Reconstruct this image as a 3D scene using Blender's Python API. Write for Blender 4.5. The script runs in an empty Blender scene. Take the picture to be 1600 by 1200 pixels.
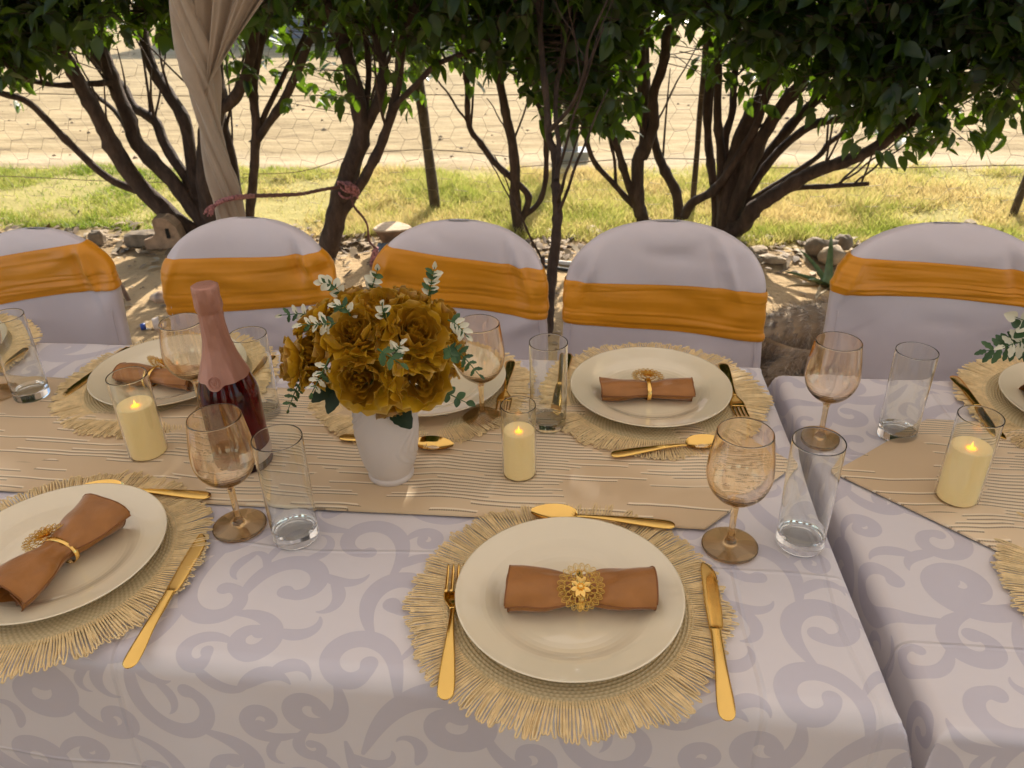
import bpy, math, random
import numpy as np
from mathutils import Vector, Matrix, Euler, noise as mnoise

S = bpy.context.scene
COL = S.collection
rnd = random.Random(7)
rng = np.random.default_rng(11)
PI = math.pi

# ------------------------------------------------------------------ camera, world, sun, exposure
RGT = Vector((0.99298703, 0.11595702, -0.02303735))
DWN = Vector((0.03771089, -0.495355, -0.86787171))
FWD = Vector((-0.11204749, 0.8609166, -0.49625394))
CAM = Vector((0.0, 0.0, 1.47125))
FPX = 1274.5
cd = bpy.data.cameras.new('camera')
cam = bpy.data.objects.new('camera', cd)
COL.objects.link(cam)
cam.matrix_world = Matrix(((RGT.x, -DWN.x, -FWD.x, CAM.x), (RGT.y, -DWN.y, -FWD.y, CAM.y),
                           (RGT.z, -DWN.z, -FWD.z, CAM.z), (0, 0, 0, 1)))
cd.sensor_width = 36.0
cd.lens = FPX / 1600 * 36
cd.clip_start = 0.05
cd.clip_end = 400
cd.dof.use_dof = True
cd.dof.focus_distance = 1.12
cd.dof.aperture_fstop = 11.0
S.camera = cam

SUN_EL = math.radians(31)
SUN_AZ = math.radians(7)
SUN_DIR = Vector((math.sin(SUN_AZ) * math.cos(SUN_EL), math.cos(SUN_AZ) * math.cos(SUN_EL), math.sin(SUN_EL)))
w = bpy.data.worlds.new('World'); S.world = w; w.use_nodes = True
nt = w.node_tree
sky = nt.nodes.new('ShaderNodeTexSky'); sky.sky_type = 'NISHITA'; sky.sun_disc = False
sky.sun_elevation = SUN_EL; sky.sun_rotation = SUN_AZ; sky.dust_density = 2.0
nt.links.new(sky.outputs[0], nt.nodes['Background'].inputs[0])
nt.nodes['Background'].inputs[1].default_value = 0.15
sd = bpy.data.lights.new('sun', 'SUN'); sd.energy = 4.0; sd.angle = math.radians(0.5); sd.color = (1.0, 0.93, 0.82)
sun = bpy.data.objects.new('sun', sd); COL.objects.link(sun)
sun.rotation_euler = (-SUN_DIR).to_track_quat('-Z', 'Y').to_euler()
S.view_settings.view_transform = 'Standard'; S.view_settings.look = 'None'
S.view_settings.gamma = 1.0; S.view_settings.use_curve_mapping = False
S.view_settings.exposure = 1.24
S.render.engine = 'CYCLES'
S.cycles.use_denoising = True
S.cycles.max_bounces = 16; S.cycles.transmission_bounces = 14; S.cycles.transparent_max_bounces = 16
S.cycles.glossy_bounces = 6; S.cycles.diffuse_bounces = 5
S.cycles.sample_clamp_indirect = 6.0

TZ = 0.75            # height of the long table's cloth
TZ2 = 0.725          # the second table is a little lower

def ray(u, v):
    return RGT * ((u - 800) / FPX) + DWN * ((v - 600) / FPX) + FWD
def T(u, v, z=TZ):   # where the sight line of a photo pixel meets the level z
    d = ray(u, v); return CAM + d * ((z - CAM.z) / d.z)
def P(u, v, y):      # where it meets the upright plane at distance y
    d = ray(u, v); return CAM + d * (y / d.y)

# ------------------------------------------------------------------ object helpers
def tag(o, label=None, cat=None, group=None, kind=None):
    if label: o['label'] = label
    if cat: o['category'] = cat
    if group: o['group'] = group
    if kind: o['kind'] = kind
    return o
def thing(name, label, cat, loc=(0, 0, 0), rz=0.0, group=None):
    o = bpy.data.objects.new(name, None); COL.objects.link(o)
    o.empty_display_size = 0.05
    o.location = loc; o.rotation_euler = (0, 0, rz)
    return tag(o, label, cat, group)
def put(name, mesh, parent=None, kind=None):
    o = bpy.data.objects.new(name, mesh); COL.objects.link(o)
    if parent: o.parent = parent
    if kind: o['kind'] = kind
    return o
def dup(root, loc, rz=0.0, label=None, group=None):
    r = root.copy(); COL.objects.link(r); r.location = loc; r.rotation_euler = (0, 0, rz)
    if label: r['label'] = label
    if group: r['group'] = group
    for ch in list(root.children):
        c = ch.copy(); COL.objects.link(c); c.parent = r
        for g in list(ch.children):
            d = g.copy(); COL.objects.link(d); d.parent = c
    return r

class MB:
    """collects quads and triangles for one mesh"""
    def __init__(s): s.v = []; s.f = []; s.uv = []; s.has_uv = False
    def grid(s, pts, nu, nv, closeu=False, uvs=None):
        b = len(s.v); s.v += [tuple(p) for p in pts]
        if uvs is not None: s.has_uv = True; s.uv += list(uvs)
        else: s.uv += [(0, 0)] * len(pts)
        for j in range(nv - 1):
            for i in range(nu if closeu else nu - 1):
                k = (i + 1) % nu
                s.f.append((b + j * nu + i, b + j * nu + k, b + (j + 1) * nu + k, b + (j + 1) * nu + i))
        return b
    def raw(s, vs, fs):
        b = len(s.v); s.v += [tuple(p) for p in vs]; s.uv += [(0, 0)] * len(vs)
        s.f += [tuple(b + i for i in f) for f in fs]
    def lathe(s, prof, n=48, axis=None, sx=1.0, sy=1.0, wob=None):
        pts = []; P2 = []
        for (r0, z0), (r1, z1) in zip(prof[:-1], prof[1:]):      # holding rows near both ends of long segments keep smooth shading honest
            L = math.hypot(r1 - r0, z1 - z0); P2.append((r0, z0))
            if L > .004:
                for q in (min(.0007 / L, .2), .5, 1 - min(.0007 / L, .2)): P2.append((r0 + (r1 - r0) * q, z0 + (z1 - z0) * q))
        prof = P2 + [prof[-1]]
        for (r, z) in prof:
            for i in range(n):
                a = 2 * PI * i / n
                rr = r * (wob(a, z) if wob else 1)
                pts.append((rr * math.cos(a) * sx, rr * math.sin(a) * sy, z))
        s.grid(pts, n, len(prof), True)
        return s
    def disc(s, r, z, n=32, up=True, c=(0, 0)):
        vs = [(c[0] + r * math.cos(2 * PI * i / n), c[1] + r * math.sin(2 * PI * i / n), z) for i in range(n)]
        s.raw(vs, [tuple(range(n)) if up else tuple(range(n - 1, -1, -1))])
    def tube(s, path, rad, n=8, caps=True, flat=1.0):
        path = [Vector(p) for p in path]; m = len(path)
        rads = rad if hasattr(rad, '__len__') else [rad] * m
        t = (path[1] - path[0]).normalized()
        ref = Vector((0, 0, 1)) if abs(t.z) < 0.9 else Vector((1, 0, 0))
        nx = t.cross(ref).normalized(); pts = []
        for i in range(m):
            a = path[max(i - 1, 0)]; b = path[min(i + 1, m - 1)]
            t = (b - a).normalized() if (b - a).length > 1e-9 else t
            nx = (nx - t * nx.dot(t)).normalized(); ny = t.cross(nx)
            for k in range(n):
                an = 2 * PI * k / n
                pts.append(path[i] + nx * (math.cos(an) * rads[i]) + ny * (math.sin(an) * rads[i] * flat))
        b0 = s.grid(pts, n, m, True)
        if caps:
            s.f.append(tuple(b0 + k for k in range(n - 1, -1, -1)))
            s.f.append(tuple(b0 + (m - 1) * n + k for k in range(n)))
        return s
    def box(s, c, d, rot=0.0):
        cx, cy, cz = c; x, y, z = d[0] / 2, d[1] / 2, d[2] / 2; cr, sr = math.cos(rot), math.sin(rot)
        vs = [(cx + (a * x * cr - b * y * sr), cy + (a * x * sr + b * y * cr), cz + e * z)
              for a, b, e in ((-1, -1, -1), (1, -1, -1), (1, 1, -1), (-1, 1, -1), (-1, -1, 1), (1, -1, 1), (1, 1, 1), (-1, 1, 1))]
        s.raw(vs, [(0, 3, 2, 1), (4, 5, 6, 7), (0, 1, 5, 4), (1, 2, 6, 5), (2, 3, 7, 6), (3, 0, 4, 7)])
        return s
    def mesh(s, name, mat, smooth=True):
        me = bpy.data.meshes.new(name); me.from_pydata(s.v, [], s.f)
        if mat: me.materials.append(mat)
        if s.has_uv:
            ul = me.uv_layers.new(name='UVMap')
            idx = np.empty(len(me.loops), dtype=np.int32); me.loops.foreach_get('vertex_index', idx)
            ul.data.foreach_set('uv', np.array(s.uv, dtype=np.float32)[idx].ravel())
        if smooth: me.polygons.foreach_set('use_smooth', [True] * len(me.polygons))
        me.update()
        return me
    def build(s, name, mat, parent=None, smooth=True, kind=None, mods=()):
        o = put(name, s.mesh(name, mat, smooth), parent, kind)
        return o

def np_mesh(name, V, F, mat, smooth=False, attr=None, n=3):
    """numpy vertices (k,3) and faces (m,n) to a mesh, with an optional per-vertex value 'tint'"""
    me = bpy.data.meshes.new(name)
    V = np.ascontiguousarray(V, dtype=np.float32); F = np.ascontiguousarray(F, dtype=np.int32)
    me.vertices.add(len(V)); me.vertices.foreach_set('co', V.ravel())
    me.loops.add(F.size); me.loops.foreach_set('vertex_index', F.ravel())
    me.polygons.add(len(F)); me.polygons.foreach_set('loop_start', np.arange(0, F.size, n, dtype=np.int32))
    me.update(calc_edges=True)
    if smooth: me.polygons.foreach_set('use_smooth', np.ones(len(F), dtype=bool))
    if attr is not None:
        at = me.attributes.new('tint', 'FLOAT', 'POINT'); at.data.foreach_set('value', np.asarray(attr, dtype=np.float32))
    me.materials.append(mat); me.validate()
    return me

def vnoise(x, y, seed=0):
    x = np.asarray(x, float); y = np.asarray(y, float)
    xi = np.floor(x).astype(np.int64); yi = np.floor(y).astype(np.int64); fx = x - xi; fy = y - yi
    fx = fx * fx * (3 - 2 * fx); fy = fy * fy * (3 - 2 * fy)
    def h(a, b):
        n = (a * 374761393 + b * 668265263 + seed * 2147483) & 0x7fffffff
        n = ((n ^ (n >> 13)) * 1274126177) & 0x7fffffff
        return ((n ^ (n >> 16)) & 0xffff) / 65535.0
    return (h(xi, yi) * (1 - fx) + h(xi + 1, yi) * fx) * (1 - fy) + (h(xi, yi + 1) * (1 - fx) + h(xi + 1, yi + 1) * fx) * fy
def fbm(x, y, seed=0, o=4):
    r = 0; a = 0.5
    for k in range(o):
        r = r + a * vnoise(np.asarray(x) * 2 ** k, np.asarray(y) * 2 ** k, seed + k); a *= 0.5
    return r
def smooth_path(pts, k=5):
    """Catmull-Rom through points given as tuples of any length"""
    p = [np.array(q, float) for q in pts]; p = [2 * p[0] - p[1]] + p + [2 * p[-1] - p[-2]]; out = []
    for i in range(1, len(p) - 2):
        for j in range(k):
            t = j / k
            out.append(0.5 * (2 * p[i] + (p[i + 1] - p[i - 1]) * t + (2 * p[i - 1] - 5 * p[i] + 4 * p[i + 1] - p[i + 2]) * t * t
                              + (3 * p[i] - p[i - 1] - 3 * p[i + 1] + p[i + 2]) * t ** 3))
    out.append(p[-2]); return out

# ------------------------------------------------------------------ materials
def newmat(name):
    m = bpy.data.materials.new(name); m.use_nodes = True
    t = m.node_tree; return m, t, t.nodes['Principled BSDF']
def N(t, kind, **kw):
    n = t.nodes.new(kind)
    for k, v in kw.items():
        if k in n.inputs: n.inputs[k].default_value = v
        else: setattr(n, k, v)
    return n
def ramp(t, fac, stops):
    n = t.nodes.new('ShaderNodeValToRGB'); e = n.color_ramp.elements
    while len(e) < len(stops): e.new(0.5)
    for q, (p, c) in zip(e, stops): q.position = p; q.color = (*c, 1)
    t.links.new(fac, n.inputs[0]); return n.outputs[0]
def mixc(t, fac, a, b, mode='MIX'):
    n = t.nodes.new('ShaderNodeMix'); n.data_type = 'RGBA'; n.blend_type = mode
    for sock, val in ((n.inputs[0], fac), (n.inputs[6], a), (n.inputs[7], b)):
        if isinstance(val, bpy.types.NodeSocket): t.links.new(val, sock)
        elif isinstance(val, (int, float)): sock.default_value = val
        else: sock.default_value = (*val, 1)
    return n.outputs[2]
def mth(t, op, a, b=None, c=None, clamp=False):
    n = t.nodes.new('ShaderNodeMath'); n.operation = op; n.use_clamp = clamp
    for i, x in enumerate((a, b, c)):
        if x is None: continue
        if isinstance(x, bpy.types.NodeSocket): t.links.new(x, n.inputs[i])
        else: n.inputs[i].default_value = x
    return n.outputs[0]
def coords(t, space='Object', scale=(1, 1, 1)):
    c = t.nodes.new('ShaderNodeTexCoord'); m = t.nodes.new('ShaderNodeMapping'); m.inputs['Scale'].default_value = scale
    t.links.new(c.outputs[space], m.inputs[0]); return m.outputs[0]
def ntex(t, vec, scale, detail=4, rough=0.55):
    n = N(t, 'ShaderNodeTexNoise', Scale=scale, Detail=detail, Roughness=rough); t.links.new(vec, n.inputs['Vector']); return n.outputs['Fac']
def bump(t, b, h, strength=0.3, dist=0.002, normal=None):
    n = N(t, 'ShaderNodeBump', Strength=strength, Distance=dist); t.links.new(h, n.inputs['Height'])
    if normal: t.links.new(normal, n.inputs['Normal'])
    t.links.new(n.outputs[0], b.inputs['Normal']); return n.outputs[0]
def simple(name, col, rough=0.5, metal=0.0, var=0.0, vscale=30, bmp=0.0, bscale=200, bdist=0.001, space='Object', **kw):
    m, t, b = newmat(name)
    b.inputs['Base Color'].default_value = (*col, 1); b.inputs['Roughness'].default_value = rough; b.inputs['Metallic'].default_value = metal
    for k, v in kw.items(): b.inputs[k.replace('_', ' ')].default_value = v
    if var or bmp: vec = coords(t, space)
    if var:
        f = ntex(t, vec, vscale)
        t.links.new(ramp(t, f, [(0.3, tuple(c * (1 - var) for c in col)), (0.7, tuple(min(1, c * (1 + var)) for c in col))]), b.inputs['Base Color'])
    if bmp: bump(t, b, ntex(t, vec, bscale, 3), bmp, bdist)
    return m

def leafy(name, dark, light, trans, tfac=0.4, rough=0.38, attr=True):
    m, t, b = newmat(name)
    if attr:
        a = N(t, 'ShaderNodeAttribute', attribute_name='tint'); fac = a.outputs['Fac']
        oi = N(t, 'ShaderNodeObjectInfo'); fac = mth(t, 'FRACT', mth(t, 'ADD', fac, oi.outputs['Random']))
    else:
        oi = N(t, 'ShaderNodeObjectInfo'); fac = oi.outputs['Random']
    t.links.new(mixc(t, fac, dark, light), b.inputs['Base Color'])
    b.inputs['Roughness'].default_value = rough
    tr = N(t, 'ShaderNodeBsdfTranslucent'); t.links.new(mixc(t, fac, tuple(c * 0.75 for c in trans), trans), tr.inputs['Color'])
    mx = N(t, 'ShaderNodeMixShader'); mx.inputs[0].default_value = tfac
    t.links.new(b.outputs[0], mx.inputs[1]); t.links.new(tr.outputs[0], mx.inputs[2])
    t.links.new(mx.outputs[0], t.nodes['Material Output'].inputs[0])
    return m

def glassmat(name, col, ior=1.46, rough=0.0, film=0.0):
    m, t, b = newmat(name)
    b.inputs['Base Color'].default_value = (*col, 1); b.inputs['Transmission Weight'].default_value = 1.0
    b.inputs['Roughness'].default_value = rough; b.inputs['IOR'].default_value = ior
    if film:
        b.inputs['Thin Film Thickness'].default_value = film; b.inputs['Thin Film IOR'].default_value = 1.9
    return m

M = {}
def lustre(m, fac=0.11, col=(1.0, 0.80, 0.55)):
    t = m.node_tree; b = t.nodes['Principled BSDF']; g = N(t, 'ShaderNodeBsdfGlossy', Roughness=0.02); g.inputs['Color'].default_value = (*col, 1)
    lw = N(t, 'ShaderNodeLayerWeight', Blend=0.35); mx = N(t, 'ShaderNodeMixShader')
    t.links.new(mth(t, 'MULTIPLY_ADD', lw.outputs['Fresnel'], 0.5, fac * 0.5), mx.inputs[0])
    t.links.new(b.outputs[0], mx.inputs[1]); t.links.new(g.outputs[0], mx.inputs[2]); t.links.new(mx.outputs[0], t.nodes['Material Output'].inputs[0])
M['plate'] = simple('glazed_stoneware', (0.81, 0.71, 0.50), 0.07, Coat_Weight=1.0, Coat_Roughness=0.03, Specular_IOR_Level=0.7, bmp=0.04, bscale=14, bdist=0.003)
M['gold'] = simple('gold_steel', (0.92, 0.60, 0.18), 0.10, 1.0, bmp=0.03, bscale=120, bdist=0.0006)
M['gold_dark'] = simple('gold_filigree', (0.86, 0.58, 0.14), 0.24, 1.0)
M['gold_brushed'] = simple('gold_brushed', (0.88, 0.58, 0.17), 0.13, 1.0, bmp=0.06, bscale=260, bdist=0.0005)
M['clear'] = glassmat('clear_glass', (0.978, 0.988, 0.962))
M['amber'] = glassmat('amber_lustre_glass', (0.996, 0.955, 0.89), 1.55); M['amber'].node_tree.nodes['Principled BSDF'].inputs['Specular Tint'].default_value = (1.0, 0.80, 0.55, 1)
lustre(M['amber'])
def thick_tint(m):       # the solid stem and foot take more colour than the thin bowl
    t = m.node_tree; b = t.nodes['Principled BSDF']; s = N(t, 'ShaderNodeSeparateXYZ'); t.links.new(coords(t), s.inputs[0])
    k = mth(t, 'MULTIPLY', mth(t, 'SUBTRACT', 0.078, s.outputs[2]), 60.0, clamp=True)
    t.links.new(mixc(t, k, (0.997, 0.962, 0.905), (0.99, 0.82, 0.54)), b.inputs['Base Color'])
thick_tint(M['amber'])
M['winebottle'] = glassmat('red_wine_bottle', (0.10, 0.002, 0.006), 1.40)
M['foil'] = simple('copper_pink_foil', (0.45, 0.225, 0.165), 0.42, 0.45, bmp=0.6, bscale=60, bdist=0.0025)
M['foil_seal'] = simple('pressed_foil_seal', (0.46, 0.21, 0.15), 0.34, 0.55)
M['label'] = simple('bottle_label_paper', (0.62, 0.52, 0.44), 0.6)
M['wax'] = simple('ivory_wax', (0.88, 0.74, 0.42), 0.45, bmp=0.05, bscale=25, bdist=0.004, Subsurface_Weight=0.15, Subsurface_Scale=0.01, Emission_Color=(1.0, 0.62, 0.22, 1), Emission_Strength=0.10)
m, t, b = newmat('led_flame'); b.inputs['Base Color'].default_value = (1, .55, .12, 1)
b.inputs['Emission Color'].default_value = (1.0, .42, .06, 1); b.inputs['Emission Strength'].default_value = 1.0; M['flame'] = m
M['vase'] = simple('white_ceramic', (0.68, 0.60, 0.53), 0.38)
M['strand'] = simple('paper_raffia', (0.82, 0.63, 0.33), 0.55, var=0.15, vscale=90)
M['bark'] = None
M['stone_grey'] = simple('grey_stone', (0.23, 0.175, 0.115), 0.9, var=0.4, vscale=18, bmp=0.6, bscale=40, bdist=0.01)
M['stone_tan'] = simple('tan_stone', (0.36, 0.27, 0.17), 0.9, var=0.3, vscale=20, bmp=0.6, bscale=40, bdist=0.01)
M['brick'] = simple('worn_clay_brick', (0.38, 0.25, 0.15), 0.9, var=0.3, vscale=25, bmp=0.6, bscale=60, bdist=0.006)
M['wood'] = simple('weathered_wood', (0.22, 0.13, 0.07), 0.85, var=0.35, vscale=30, bmp=0.5, bscale=80, bdist=0.004)
M['wood_pale'] = simple('cut_wood', (0.50, 0.36, 0.22), 0.8, var=0.2, vscale=40)
M['wire'] = simple('rusty_wire', (0.24, 0.175, 0.11), 0.6, 0.2)
M['post'] = simple('old_fence_post', (0.10, 0.07, 0.045), 0.9, var=0.4, vscale=25, bmp=0.5, bscale=60, bdist=0.006)
M['concrete'] = simple('pale_concrete', (0.46, 0.46, 0.46), 0.9, var=0.15, vscale=8)
M['farwall'] = simple('grey_plaster', (0.26, 0.24, 0.23), 0.9, var=0.2, vscale=3)
M['drape'] = simple('taupe_drape_cloth', (0.37, 0.28, 0.195), 0.65, var=0.06, vscale=15, bmp=0.15, bscale=900, bdist=0.0005, Sheen_Weight=0.3)
M['rope_red'] = simple('red_braid', (0.34, 0.14, 0.13), 0.8, var=0.8, vscale=120, bmp=0.5, bscale=300, bdist=0.002)
M['rope_brown'] = simple('brown_braid', (0.14, 0.06, 0.045), 0.85, var=0.4, vscale=120)
M['metal_pipe'] = simple('rusty_pipe', (0.22, 0.15, 0.11), 0.6, 0.6, var=0.3, vscale=40)
M['cap_blue'] = simple('blue_plastic', (0.02, 0.06, 0.30), 0.4)
M['pet'] = glassmat('clear_plastic', (0.93, 0.92, 0.88), 1.2, 0.08)
M['aloe'] = simple('aloe_skin', (0.14, 0.20, 0.07), 0.45, var=0.35, vscale=20)
M['aloe_dry'] = simple('dry_aloe_skin', (0.46, 0.33, 0.16), 0.7, var=0.3, vscale=20)
M['stem_green'] = simple('green_wire_stem', (0.05, 0.12, 0.03), 0.5)
M['rose_leaf'] = simple('dark_cloth_leaf', (0.025, 0.05, 0.02), 0.55, bmp=0.2, bscale=60, bdist=0.002)
M['hose'] = simple('black_hose', (0.03, 0.03, 0.03), 0.5)
M['whitepipe'] = simple('pale_pipe', (0.72, 0.68, 0.62), 0.5)
M['bluecloth'] = simple('blue_grey_rag', (0.10, 0.13, 0.16), 0.9, var=0.4, vscale=40)

# satin cloths -----------------------------------------------------------
def weave(t, b, vec, sc=1400, strength=0.08):
    wv = N(t, 'ShaderNodeTexWave', Scale=sc, Distortion=0.4); wv.bands_direction = 'X'; t.links.new(vec, wv.inputs['Vector'])
    return wv.outputs['Fac']
def satin(name, col, rough=0.42, var=0.07, sheen=0.3, vscale=12, bmp=0.12, bscale=60, bdist=0.003, spec=0.5):
    m, t, b = newmat(name); vec = coords(t)
    f = ntex(t, vec, vscale)
    t.links.new(ramp(t, f, [(0.3, tuple(c * (1 - var) for c in col)), (0.7, tuple(c * (1 + var) for c in col))]), b.inputs['Base Color'])
    b.inputs['Roughness'].default_value = rough; b.inputs['Sheen Weight'].default_value = sheen; b.inputs['Sheen Roughness'].default_value = 0.4
    b.inputs['Specular IOR Level'].default_value = spec
    h = mth(t, 'ADD', ntex(t, vec, bscale, 2), mth(t, 'MULTIPLY', ntex(t, vec, 1500, 1), 0.12))
    bump(t, b, h, bmp, bdist)
    return m
M['cover'] = satin('white_spandex_cover', (0.65, 0.585, 0.60), 0.5, 0.04, 0.25, 6, 0.32, 9, 0.014)
M['sash'] = satin('ochre_satin_sash', (0.68, 0.265, 0.003), 0.40, 0.08, 0.12, 8, 0.15, 30, 0.004)
M['napkin'] = satin('copper_satin', (0.35, 0.135, 0.022), 0.38, 0.12, 0.35, 30, 0.42, 48, 0.004)
M['hem'] = simple('overlock_thread', (0.24, 0.085, 0.016), 0.6, bmp=0.6, bscale=900, bdist=0.001)
M['petal'] = None
# damask: scrolls drawn once into a mask that the two tablecloths weave in
def damask_image(n=1024):
    D = np.full((n, n), 999.0, dtype=np.float32); q = 256; occ = np.zeros((q, q), dtype=bool); rr = random.Random(21)
    def stamp(x, y, r):
        x = (x % 1.0) * n; y = (y % 1.0) * n; R = r * n; k = int(R) + 3
        ix = np.arange(int(x) - k, int(x) + k + 1); iy = np.arange(int(y) - k, int(y) + k + 1)
        d = np.sqrt((ix[None, :] + .5 - x) ** 2 + (iy[:, None] + .5 - y) ** 2) - R
        sub = np.ix_(iy % n, ix % n); D[sub] = np.minimum(D[sub], d)
    def mark(x, y, r):
        k = int(r * q) + 1; cx_, cy_ = int(x * q), int(y * q); a = np.arange(-k, k + 1)
        m = (a[None, :] ** 2 + a[:, None] ** 2) <= (r * q) ** 2; sub = np.ix_((cy_ + a) % q, (cx_ + a) % q); occ[sub] |= m
    def free(x, y, r):
        k = int(r * q) + 1; cx_, cy_ = int(x * q), int(y * q); a = np.arange(-k, k + 1)
        m = (a[None, :] ** 2 + a[:, None] ** 2) <= (r * q) ** 2; return not (occ[np.ix_((cy_ + a) % q, (cx_ + a) % q)] & m).any()
    def curve(x, y, h, L, sgn, turn, w_, curl, ball):
        """a tapering scroll: curvature grows along it so that it winds up at the end"""
        m = max(24, int(L / .004)); out = []
        for i in range(m):
            s_ = i / (m - 1); wd = w_ * (.10 + .90 * math.sin(PI * min(1, .02 + .80 * s_ ** .85)) ** 1.1)
            if ball and s_ > .88: wd = max(wd, w_ * .82 * (s_ - .80) / .20)
            if not ball: wd = w_ * (.06 + .94 * math.sin(PI * (.02 + .96 * s_ ** .75)) ** .9)
            out.append((x, y, max(wd, .0012), h))
            h += sgn * turn * 2 * PI * (1 + curl) * s_ ** curl / (m - 1); x += math.cos(h) * L / (m - 1); y += math.sin(h) * L / (m - 1)
        return out
    paths = []
    def fits(p, skip, gap): return all(free(x, y, w_ + gap) for x, y, w_, h in p[int(len(p) * skip)::3])
    def draw(p):
        for x, y, w_, h in p: stamp(x, y, w_)
        for x, y, w_, h in p[::2]: mark(x, y, w_)
    for k in range(3):                                      # the great scrolls
        for _ in range(60):
            p = curve(rr.random(), rr.random(), rr.uniform(0, 6.28), rr.uniform(.62, .76), rr.choice((-1, 1)), rr.uniform(1.25, 1.5), .034, 1.25, True)
            if fits(p, 0, .014): draw(p); paths.append(p); break
    for L0, L1, w0, w1, tries, ball in ((.34, .50, .022, .028, 260, True), (.20, .32, .015, .022, 420, True), (.12, .20, .015, .022, 700, False), (.07, .12, .011, .016, 700, False)):
        for _ in range(tries):                              # side scrolls and acanthus leaves springing from what is there
            b = rr.choice(paths); x, y, w_, h = b[int(len(b) * rr.uniform(.04, .80))]; sg = rr.choice((-1, 1))
            p = curve(x, y, h + sg * rr.uniform(.25, .9), rr.uniform(L0, L1), sg * (1 if rr.random() < .75 else -1), rr.uniform(.75, 1.2) if ball else rr.uniform(.22, .45), rr.uniform(w0, w1), rr.uniform(.8, 1.3), ball)
            if fits(p, .30 if ball else .45, .010): draw(p); paths.append(p)
    for _ in range(900):                                    # loose leaves in the gaps that remain
        p = curve(rr.random(), rr.random(), rr.uniform(0, 6.28), rr.uniform(.09, .17), rr.choice((-1, 1)), rr.uniform(.25, .6), rr.uniform(.013, .019), 1.0, False)
        if fits(p, 0, .011): draw(p)
    mask = np.clip(0.5 - D, 0, 1)
    im = bpy.data.images.new('damask_weave', n, n, alpha=False, float_buffer=False); im.colorspace_settings.name = 'Non-Color'
    px = np.ones((n, n, 4), dtype=np.float32); px[..., :3] = mask[..., None]
    im.pixels.foreach_set(px.ravel()); im.update()
    im.pack()
    return im
DAM = damask_image()

def cloth_mat(name, creases):
    m, t, b = newmat(name)
    uv = N(t, 'ShaderNodeUVMap'); uv.uv_map = 'UVMap'
    mp = N(t, 'ShaderNodeMapping'); mp.inputs['Scale'].default_value = (1 / 0.50, 1 / 0.50, 1); t.links.new(uv.outputs[0], mp.inputs[0])
    im = N(t, 'ShaderNodeTexImage'); im.image = DAM; im.extension = 'REPEAT'; t.links.new(mp.outputs[0], im.inputs[0])
    mask = im.outputs['Color']
    f = ntex(t, uv.outputs[0], 9, 3)
    ground = mixc(t, f, (0.725, 0.675, 0.67), (0.765, 0.715, 0.71))
    fig = mixc(t, f, (0.57, 0.535, 0.58), (0.63, 0.59, 0.63))
    t.links.new(mixc(t, mask, ground, fig), b.inputs['Base Color'])
    r = mth(t, 'MULTIPLY_ADD', mask, -0.12, 0.42); t.links.new(r, b.inputs['Roughness'])
    b.inputs['Sheen Weight'].default_value = 0.25; b.inputs['Sheen Roughness'].default_value = 0.35
    b.inputs['Specular IOR Level'].default_value = 0.65
    sx = N(t, 'ShaderNodeSeparateXYZ'); t.links.new(uv.outputs[0], sx.inputs[0])
    wob = mth(t, 'MULTIPLY_ADD', ntex(t, uv.outputs[0], 3, 1), 0.05, -0.025)
    h = mth(t, 'MULTIPLY', ntex(t, uv.outputs[0], 700, 2), 0.10)
    for axis, pos, amp in creases:
        d = mth(t, 'ABSOLUTE', mth(t, 'SUBTRACT', mth(t, 'ADD', sx.outputs[axis], wob), pos))
        k = mth(t, 'SUBTRACT', 1.0, mth(t, 'MULTIPLY', d, 1 / 0.004), clamp=True)
        h = mth(t, 'ADD', h, mth(t, 'MULTIPLY', k, amp * 1.9))
    h = mth(t, 'ADD', h, mth(t, 'MULTIPLY', mask, 0.10))
    h = mth(t, 'ADD', h, mth(t, 'MULTIPLY', ntex(t, uv.outputs[0], 11, 3), 1.7))
    bump(t, b, h, 0.35, 0.003)
    return m
M['cloth1'] = cloth_mat('white_damask_satin', [(0, 0.175, 1.2), (0, 0.29, -0.8), (0, -0.55, 1.0), (1, 0.80, 0.8), (1, 1.20, -0.8), (1, 0.42, 0.8), (0, -0.95, -0.8)])
M['cloth2'] = cloth_mat('white_damask_satin_second', [(1, 0.73, 1.0), (0, 0.62, -0.9), (1, 1.12, 0.7)])

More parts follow.
